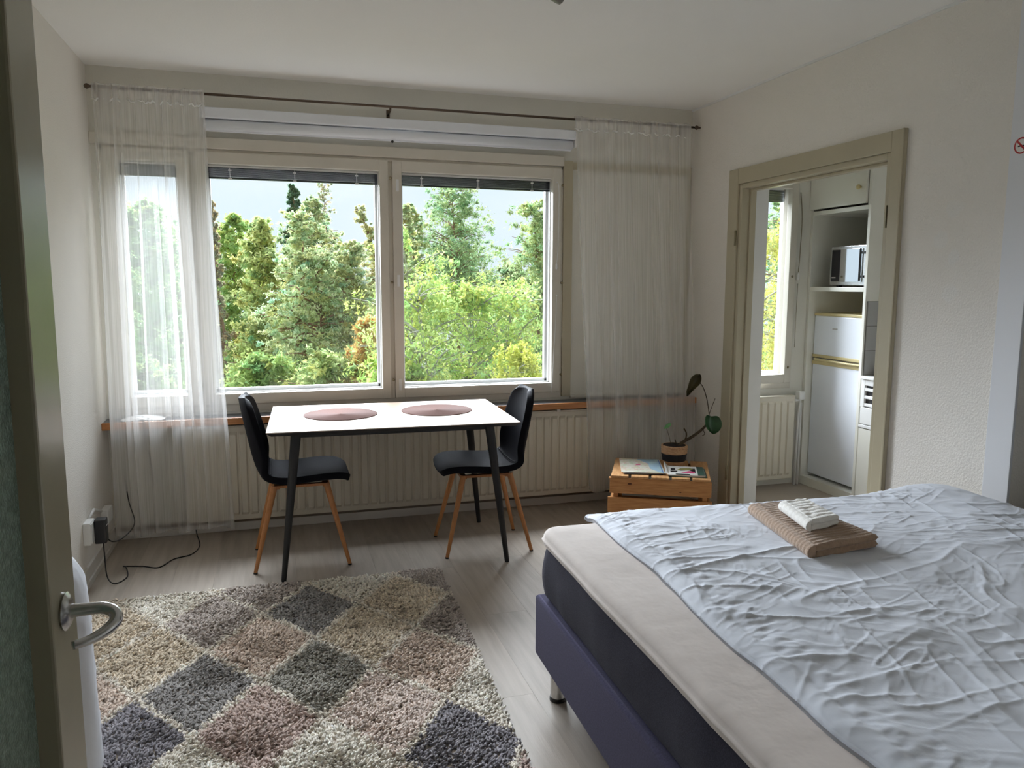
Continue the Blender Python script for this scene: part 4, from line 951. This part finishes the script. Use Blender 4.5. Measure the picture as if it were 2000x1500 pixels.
cbx('door_edge_strip', XC-.004, XC+.0, -.58, -.556, 1.95, 2.53)
B().lathe([(.002, -.030), (.014, -.028), (.017, -.020), (.010, -.012), (.007, 0)], (XC-.018, -.50, 2.065), 16, 'x').out('knob', M_fbeige, cdoor, True)
# tiles on the cupboard's side, above the stove
bk = cbx('tile_backing', XC+.012, 5.18, -.584, -.58, .86, 1.338, M_grout, 0)
o = box('tile', M_tile, 0, .154, -.006, 0, 0, .156, None, .002, wc=False); tme = o.data; bpy.data.objects.remove(o)
for i in range(4):
    for j in range(3):
        o = bpy.data.objects.new('tile', tme); COL.objects.link(o); o.parent = cb; o.location = Vector((XC+.014+i*.157, -.584, .862+j*.159))-cb.location
# fridge
fr = tag(root('fridge', (4.83, -.28, .062)), 'white fridge-freezer with yellowed beige trim in the cupboard niche', 'fridge')
fx = 4.60
box('body', M_fridge, fx+.05, 5.10, -.525, -.032, .075, 1.235, fr, .006)
lo = B().box(fx, fx+.048, -.525, -.032, .082, .905, .012, 3).out('lower_door', M_fridge, fr, True, angle=40)
hi = B().box(fx, fx+.048, -.525, -.032, .945, 1.228, .012, 3).out('freezer_door', M_fridge, fr, True, angle=40)
box('top_trim', M_fbeige, fx-.003, 5.10, -.527, -.030, 1.226, 1.246, fr, .005)
box('door_trim', M_fbeige, fx-.004, fx+.046, -.527, -.030, .880, .908, lo, .004)
box('door_trim', M_fbeige, fx-.004, fx+.046, -.527, -.030, .930, .952, hi, .004)
B().tube([(fx-.004, -.06, .918), (fx-.016, -.12, .917), (fx-.018, -.28, .915), (fx-.016, -.45, .913), (fx-.004, -.52, .912)], .009, 8, 4).out('grip', M_fbeige, lo, True)
box('badge', M_chrome, fx-.002, fx+.001, -.275, -.225, 1.135, 1.145, hi)
for y in (-.49, -.07): B().tube([(4.66, y, .062), (4.66, y, .080)], .016, 10).out('foot', M_black, fr, True)
# microwave and bowl
mw = tag(root('microwave_oven', (4.75, -.36, 1.428)), 'mirror-fronted microwave oven on the cupboard shelf', 'microwave')
mx0 = 4.60
box('body', M_black, mx0+.03, 4.95, -.546, -.168, 1.440, 1.698, mw, .004)
box('steel_front', M_chrome, mx0+.006, mx0+.03, -.546, -.162, 1.440, 1.702, mw, .004)
box('mirror_door', M_mirror, mx0, mx0+.007, -.470, -.168, 1.462, 1.682, mw, .001)
box('door_glass', mat('smoked_glass', (.02, .02, .025, 1), .08), mx0-.001, mx0+.001, -.262, -.18, 1.466, 1.678, mw)
b = B(); b.tube([(mx0-.024, -.480, 1.468), (mx0-.024, -.480, 1.680)], .007, 8); b.box(mx0-.024, mx0+.004, -.515, -.476, 1.645, 1.660); b.box(mx0-.024, mx0+.004, -.515, -.476, 1.49, 1.505)
b.out('handle', M_black, mw)
for k in range(4): box('logo_mark', M_paper, mx0-.002, mx0-.0005, -.218+k*.010-.007, -.218+k*.010, 1.488, 1.496, mw)
for y in (-.52, -.2): box('foot', M_black, mx0+.04, mx0+.07, y-.012, y+.012, 1.428, 1.441, mw)
bw = tag(root('bowl', (4.74, -.475, 1.699)), 'pale blue bowl standing on top of the microwave', 'bowl')
B().lathe([(.030, 0), (.034, .001), (.058, .022), (.070, .055), (.073, .085), (.069, .085), (.055, .030), (.02, .010)], (4.72, -.478, 1.699), 36).out('bowl_body', M_bowl, bw, True)
B().lathe([(.0705, .070), (.0745, .078), (.0745, .087), (.0705, .087)], (4.72, -.478, 1.699), 36).out('rim', M_bowl, bw, True)
# stove beside the cupboard
st = tag(root('kitchen_stove', (4.86, -.86, 0)), 'white kitchen stove with slotted front panel beside the cupboard', 'stove')
def sb(nm, m, x0, x1, y0, y1, z0, z1, par=st, bev=.003): return box(nm, m, x0, x1, y0, y1, z0, z1, par, bev)
sb('cooktop', M_white, XC-.012, 5.19, -1.14, -.586, .838, .858, st, .004)
fp = sb('frame', M_white, XC+.02, 5.18, -1.135, -.588, .02, .838)
for z in (.818, .772, .722, .672): sb('vent_bar', M_white, XC, XC+.012, -1.135, -.6215, z-(.010 if z < .8 else .020), z+(.010 if z < .8 else .020))
sb('vent_back', M_blackp, XC+.0135, XC+.0195, -1.12, -.6225, .66, .83, st, 0)
sb('vent_side', M_white, XC-.0015, XC+.02, -.622, -.588, .655, .838)
dw = sb('drawer', M_white, XC-.003, XC+.02, -1.135, -.595, .545, .655); sb('drawer_knob', M_chrome, XC-.016, XC-.003, -.78, -.765, .60, .615, dw)
sb('trim_strip', M_white, XC-.008, XC+.02, -1.135, -.590, .520, .540)
sb('oven_door', M_kitch, XC-.004, XC+.02, -1.135, -.592, .06, .515)
kp = tag(root('black_kettle', (4.70, -.72, .858)), 'black pot standing on the kitchen stove', 'pot')
B().lathe([(.05, 0), (.062, .003), (.064, .03), (.055, .045), (.02, .052), (.008, .054), (.010, .062), (.004, .064)], (4.70, -.70, .858), 28).out('pot_body', M_black, kp, True)
B().tube([(4.655, -.70, .89), (4.62, -.66, .895), (4.60, -.645, .892)], .008, 8, 4).out('pot_handle', M_black, kp, True)

# ================================================================== OUTSIDE: FOREST
ground = struct(B().box(-60, 90, 6, 120, -9.3, -9.0).out('ground', M_ground), 'forest floor far below the window')
CX, CY, CZm = .9146, -4.7204, 1.4444
def place(px, depth):
    """world x, y of a tree seen towards image column px at this distance along the view axis"""
    d = fw*1.0+r2*((px-1000)/1514.7); k = depth/1.0
    return CX+d.x*k, CY+d.y*k
def zat(py, px, depth): return CZm+(fw.z+u2.z*(750-py)/1514.7+r2.z*(px-1000)/1514.7)*depth
def leafs(cent, rad, flat, n, size, col, cvar, droop=0., rng=None):
    """n leaf triangles scattered in each clump"""
    k = len(cent); rep = n
    c = np.repeat(cent, rep, 0); rr = np.repeat(rad, rep)
    d = rng.normal(0, 1, (k*rep, 3)); d /= np.linalg.norm(d, axis=1)[:, None]
    rad_ = rr*np.minimum(np.abs(rng.normal(0, .72, k*rep)), 1.9)
    p = c+d*rad_[:, None]*np.array([1, 1, flat]); p[:, 2] -= droop*rng.uniform(0, 1, k*rep)**2
    a = rng.normal(0, 1, (k*rep, 3)); a[:, 2] -= droop*1.2; a /= np.linalg.norm(a, axis=1)[:, None]
    b_ = np.cross(a, rng.normal(0, 1, (k*rep, 3))); b_ /= np.linalg.norm(b_, axis=1)[:, None]
    s_ = size*rng.uniform(.6, 1.4, k*rep)[:, None]
    V = np.stack([p-a*s_*.6-b_*s_*.34, p-a*s_*.6+b_*s_*.34, p+a*s_*.8], 1).reshape(-1, 3)
    base = np.array(lin(*col)[:3])*2.8*np.array([1.09, .99, 1.0]); tone = np.repeat(rng.normal(0, 1, (k, 1)), rep, 0); tw = np.repeat(rng.normal(0, 1, (k, 1)), rep, 0)
    cl_ = base*(1+cvar*tone+.12*rng.normal(0, 1, (k*rep, 1)))*(1+np.array([[.10, 0, -.08]])*tw)
    return V, np.repeat(cl_.clip(.01, .74), 3, 0)
def tree(name, label, px, depth, pytop, width_px, kind, col, seed, nb=60, bark=None, lean=0., pybot=790, cat='tree', dens=1.0, size=None, stems=1, group='trees outside the window'):
    rng = np.random.default_rng(seed); x, y = place(px, depth); sc = depth/1514.7
    zt = zat(pytop, px, depth); zb = zat(pybot, px, depth)-.4; Hh = zt-zb; R = width_px*sc*.5
    r = tag(root(name, (x, y, -9.0)), label, cat, group)
    b = B(); bark = bark or (M_bark_b if kind in ('birch',) else M_bark_p)
    tr0 = {'pine': .014, 'spruce': .010, 'birch': .0105, 'leafy': .010, 'dead': .006}[kind]*(zt+9)
    stemsP = []
    for s_ in range(stems):
        ax = rng.normal(0, R*.34) if stems > 1 else 0.; ay = rng.normal(0, R*.25) if stems > 1 else 0.
        pts = []; n_ = 9; wob = rng.normal(0, .10, (n_, 2))
        for i in range(n_):
            t_ = i/(n_-1); pts.append((lean*t_*2+ax*t_*1.2+wob[i, 0]*(.4+t_), ay*t_*1.2+wob[i, 1], (zt+9-.2)*t_*(1 if s_ == 0 else .9)))
        b.tube(pts, [tr0*(1-.93*i/(n_-1))*(1 if s_ == 0 else .7) for i in range(n_)], 7, 2)
        stemsP.append(np.array(pts))
    cents, rads = [], []
    nb = int(nb*1.5)
    for i in range(nb):
        t_ = (i+rng.uniform(0, 1))/nb; z = zb+Hh*t_
        if kind == 'pine': pr = (1-.85*t_**2.0)*(.6+.4*min(1, t_*3+.4))
        elif kind == 'spruce': pr = 1.0-t_*.97
        elif kind == 'birch': pr = math.sqrt(max(0.01, 1-(1.45*t_-.42)**2)) if t_ > .3 else .95
        elif kind == 'dead': pr = .9-.6*t_
        else: pr = math.sqrt(max(.02, 1-(1.5*t_-.5)**2)) if t_ > .33 else 1.
        L = R*pr*rng.uniform(.45, 1.15)+.03; az = rng.uniform(0, 2*np.pi)
        sp_ = stemsP[rng.integers(len(stemsP))]; zz = min(z+9, sp_[-1, 2]); bx = np.interp(zz, sp_[:, 2], sp_[:, 0]); by = np.interp(zz, sp_[:, 2], sp_[:, 1])
        rise = {'pine': .22, 'spruce': -.25, 'birch': .55, 'leafy': .40, 'dead': .35}[kind]*L
        st_ = Vector((bx, by, zz-max(0, rise)*.8)); en = Vector((bx+math.cos(az)*L, by+math.sin(az)*L, zz+min(0, rise)*.8+rng.normal(0, .10)))
        mid = (st_+en)/2+Vector((rng.normal(0, .08*L), rng.normal(0, .08*L), .12*L*(1 if kind != 'spruce' else -.3)))
        b.tube([st_, mid, en], [tr0*.20*(1-.6*t_)+.008, tr0*.12*(1-.6*t_)+.006, .005], 5, 3, cap=False)
        k = {'pine': 9, 'spruce': 7, 'birch': 10, 'leafy': 9, 'dead': 4}[kind]
        for q in range(k):
            f = rng.uniform(.30, 1.08); p = st_*(1-f)+en*f
            sd = L*.15+.035
            cents.append((p.x+rng.normal(0, sd), p.y+rng.normal(0, sd), p.z+rng.normal(0, sd*.7)))
            rads.append({'pine': .20, 'spruce': .17, 'birch': .21, 'leafy': .27, 'dead': .15}[kind]*rng.uniform(.5, 1.4)*(.22+.78*pr)*(R/1.6)**.4)
    b.out('trunk', bark, r, True, wc=False)
    cents = np.array(cents); rads = np.array(rads)
    per = int({'pine': 40, 'spruce': 38, 'birch': 27, 'leafy': 36, 'dead': 10}[kind]*dens)
    size = size or {'pine': .066, 'spruce': .075, 'birch': .075, 'leafy': .092, 'dead': .055}[kind]*(depth/24)**.5
    V, C_ = leafs(cents, rads, {'pine': .55, 'spruce': .5, 'birch': .9, 'leafy': .8, 'dead': .6}[kind], per, size, col, .15, {'birch': .30, 'spruce': .10}.get(kind, 0.), rng)
    fo = np_mesh('foliage', V, np.arange(len(V)).reshape(-1, 3), M_leaf, r, False, C_); fo['kind'] = 'stuff'
    return r
PINE, PINE2, PINE3 = (120, 134, 100), (112, 130, 100), (128, 138, 104)
tree('leafy_tree', 'green leafy tree seen through the left curtain', 300, 25, 395, 190, 'leafy', (98, 122, 82), 101, 70)
tree('slim_spruce', 'slim brownish spruce beside the left curtain edge', 433, 30, 390, 62, 'spruce', (110, 108, 88), 102, 60, dens=.45)
tree('leafy_tree', 'bright green leafy tree near the left of the middle pane', 470, 33, 418, 130, 'leafy', (112, 130, 80), 103, 70)
tree('pine_tree', 'big grey-green pine with bare reddish stems in the middle pane', 565, 22, 405, 190, 'pine', PINE, 104, 110, stems=2)
tree('dark_spruce', 'dark pointed spruce top rising behind the middle pane trees', 592, 36, 366, 190, 'spruce', (70, 90, 68), 105, 90)
tree('thin_pine', 'thin pale wispy pine top above the middle pane trees', 640, 31, 358, 84, 'dead', (120, 126, 104), 106, 70, dens=2.2)
tree('pine_tree', 'grey-green pine close to the window mullion', 690, 23, 470, 170, 'pine', PINE3, 107, 100)
tree('pine_tree', 'slim pine with sparse crown left of the mullion', 722, 29, 408, 90, 'pine', (126, 130, 100), 108, 55, dens=.6)
tree('autumn_shrub', 'orange-tinged young tree low beside the mullion', 712, 18, 610, 60, 'leafy', (136, 118, 76), 109, 26, cat='shrub', dens=.55)
tree('tall_pine', 'tall dark pine rising highest in the right pane', 892, 31, 352, 158, 'leafy', (94, 114, 82), 110, 62, pybot=600, dens=.8, size=.075)
tree('pine_tree', 'pine half hidden behind the birch at the mullion', 815, 30, 400, 110, 'pine', (116, 130, 98), 111, 60)
tree('birch_tree', 'yellow-green weeping birch with white stems in the right pane', 885, 17, 440, 250, 'birch', (112, 130, 76), 112, 110, stems=5, dens=.60)
tree('red_pine', 'pine with red trunk at the right edge of the right pane', 1055, 25, 392, 200, 'leafy', (106, 122, 86), 113, 85, size=.075, dens=.9)
tree('young_birch', 'low yellow-green birch at the bottom of the right pane', 1020, 14.5, 660, 130, 'birch', (128, 138, 70), 114, 34, cat='shrub', stems=2)
tree('birch_tree', 'yellowing birch with pale branches outside the kitchen window', 1495, 17, 330, 230, 'birch', (134, 138, 78), 115, 80, stems=3, dens=.55)
tree('pine_tree', 'dark pine behind the birch outside the kitchen window', 1540, 27, 330, 260, 'pine', (88, 112, 76), 116, 90)
tree('leafy_tree', 'yellow-green leafy tree top between the bright tree and the big pine', 522, 28, 428, 120, 'leafy', (116, 126, 84), 117, 60)
tree('pine_tree', 'broad pine crown behind the big pine in the middle pane', 618, 26, 392, 170, 'pine', (118, 130, 98), 118, 85)
tree('pine_tree', 'small pine crown just right of the mullion', 795, 27, 402, 110, 'pine', (120, 130, 98), 119, 60)
# darker trees standing behind, filling the forest
for i, (px, d, pt, wd_, c, lb) in enumerate(((355, 38, 455, 210, (92, 108, 80), 'darker green tree deep in the forest behind the left curtain'), (505, 40, 480, 200, (96, 114, 80), 'darker green tree deep in the forest behind the bright green tree'), (630, 41, 440, 220, (100, 114, 84), 'darker green tree deep in the forest behind the big pine'), (755, 40, 500, 200, (98, 112, 84), 'darker green tree deep in the forest behind the window mullion'), (890, 40, 470, 220, (96, 112, 80), 'darker green tree deep in the forest behind the birch'), (1010, 40, 520, 200, (96, 108, 80), 'darker green tree deep in the forest right of the birch'), (1130, 36, 420, 260, (84, 106, 70), 'leafy tree beyond the window frame on the right'), (200, 34, 420, 240, (86, 110, 72), 'leafy tree beyond the window frame on the left'))):
    tree('forest_tree', lb, px, d, pt, wd_, 'leafy', c, 200+i, 60, size=.15, dens=.8)
# low bushes closing the view towards the ground
for i, (px, d, pt, wd_, c, lb) in enumerate(((290, 20, 700, 190, (98, 116, 76), 'low bush under the left curtain view'), (500, 19, 690, 170, (100, 120, 74), 'low pine-green bush at the bottom left of the middle pane'), (650, 18, 690, 170, (112, 126, 84), 'low grey-green bush at the bottom of the middle pane'), (820, 16, 700, 150, (118, 138, 72), 'low light green bush at the bottom left of the right pane'), (940, 22, 690, 190, (106, 122, 72), 'low bush behind the birch stems'))):
    tree('forest_bush', lb, px, d, pt, wd_, 'leafy', c, 300+i, 46, cat='bush', pybot=830, dens=.8, size=.085, group='bushes outside the window')
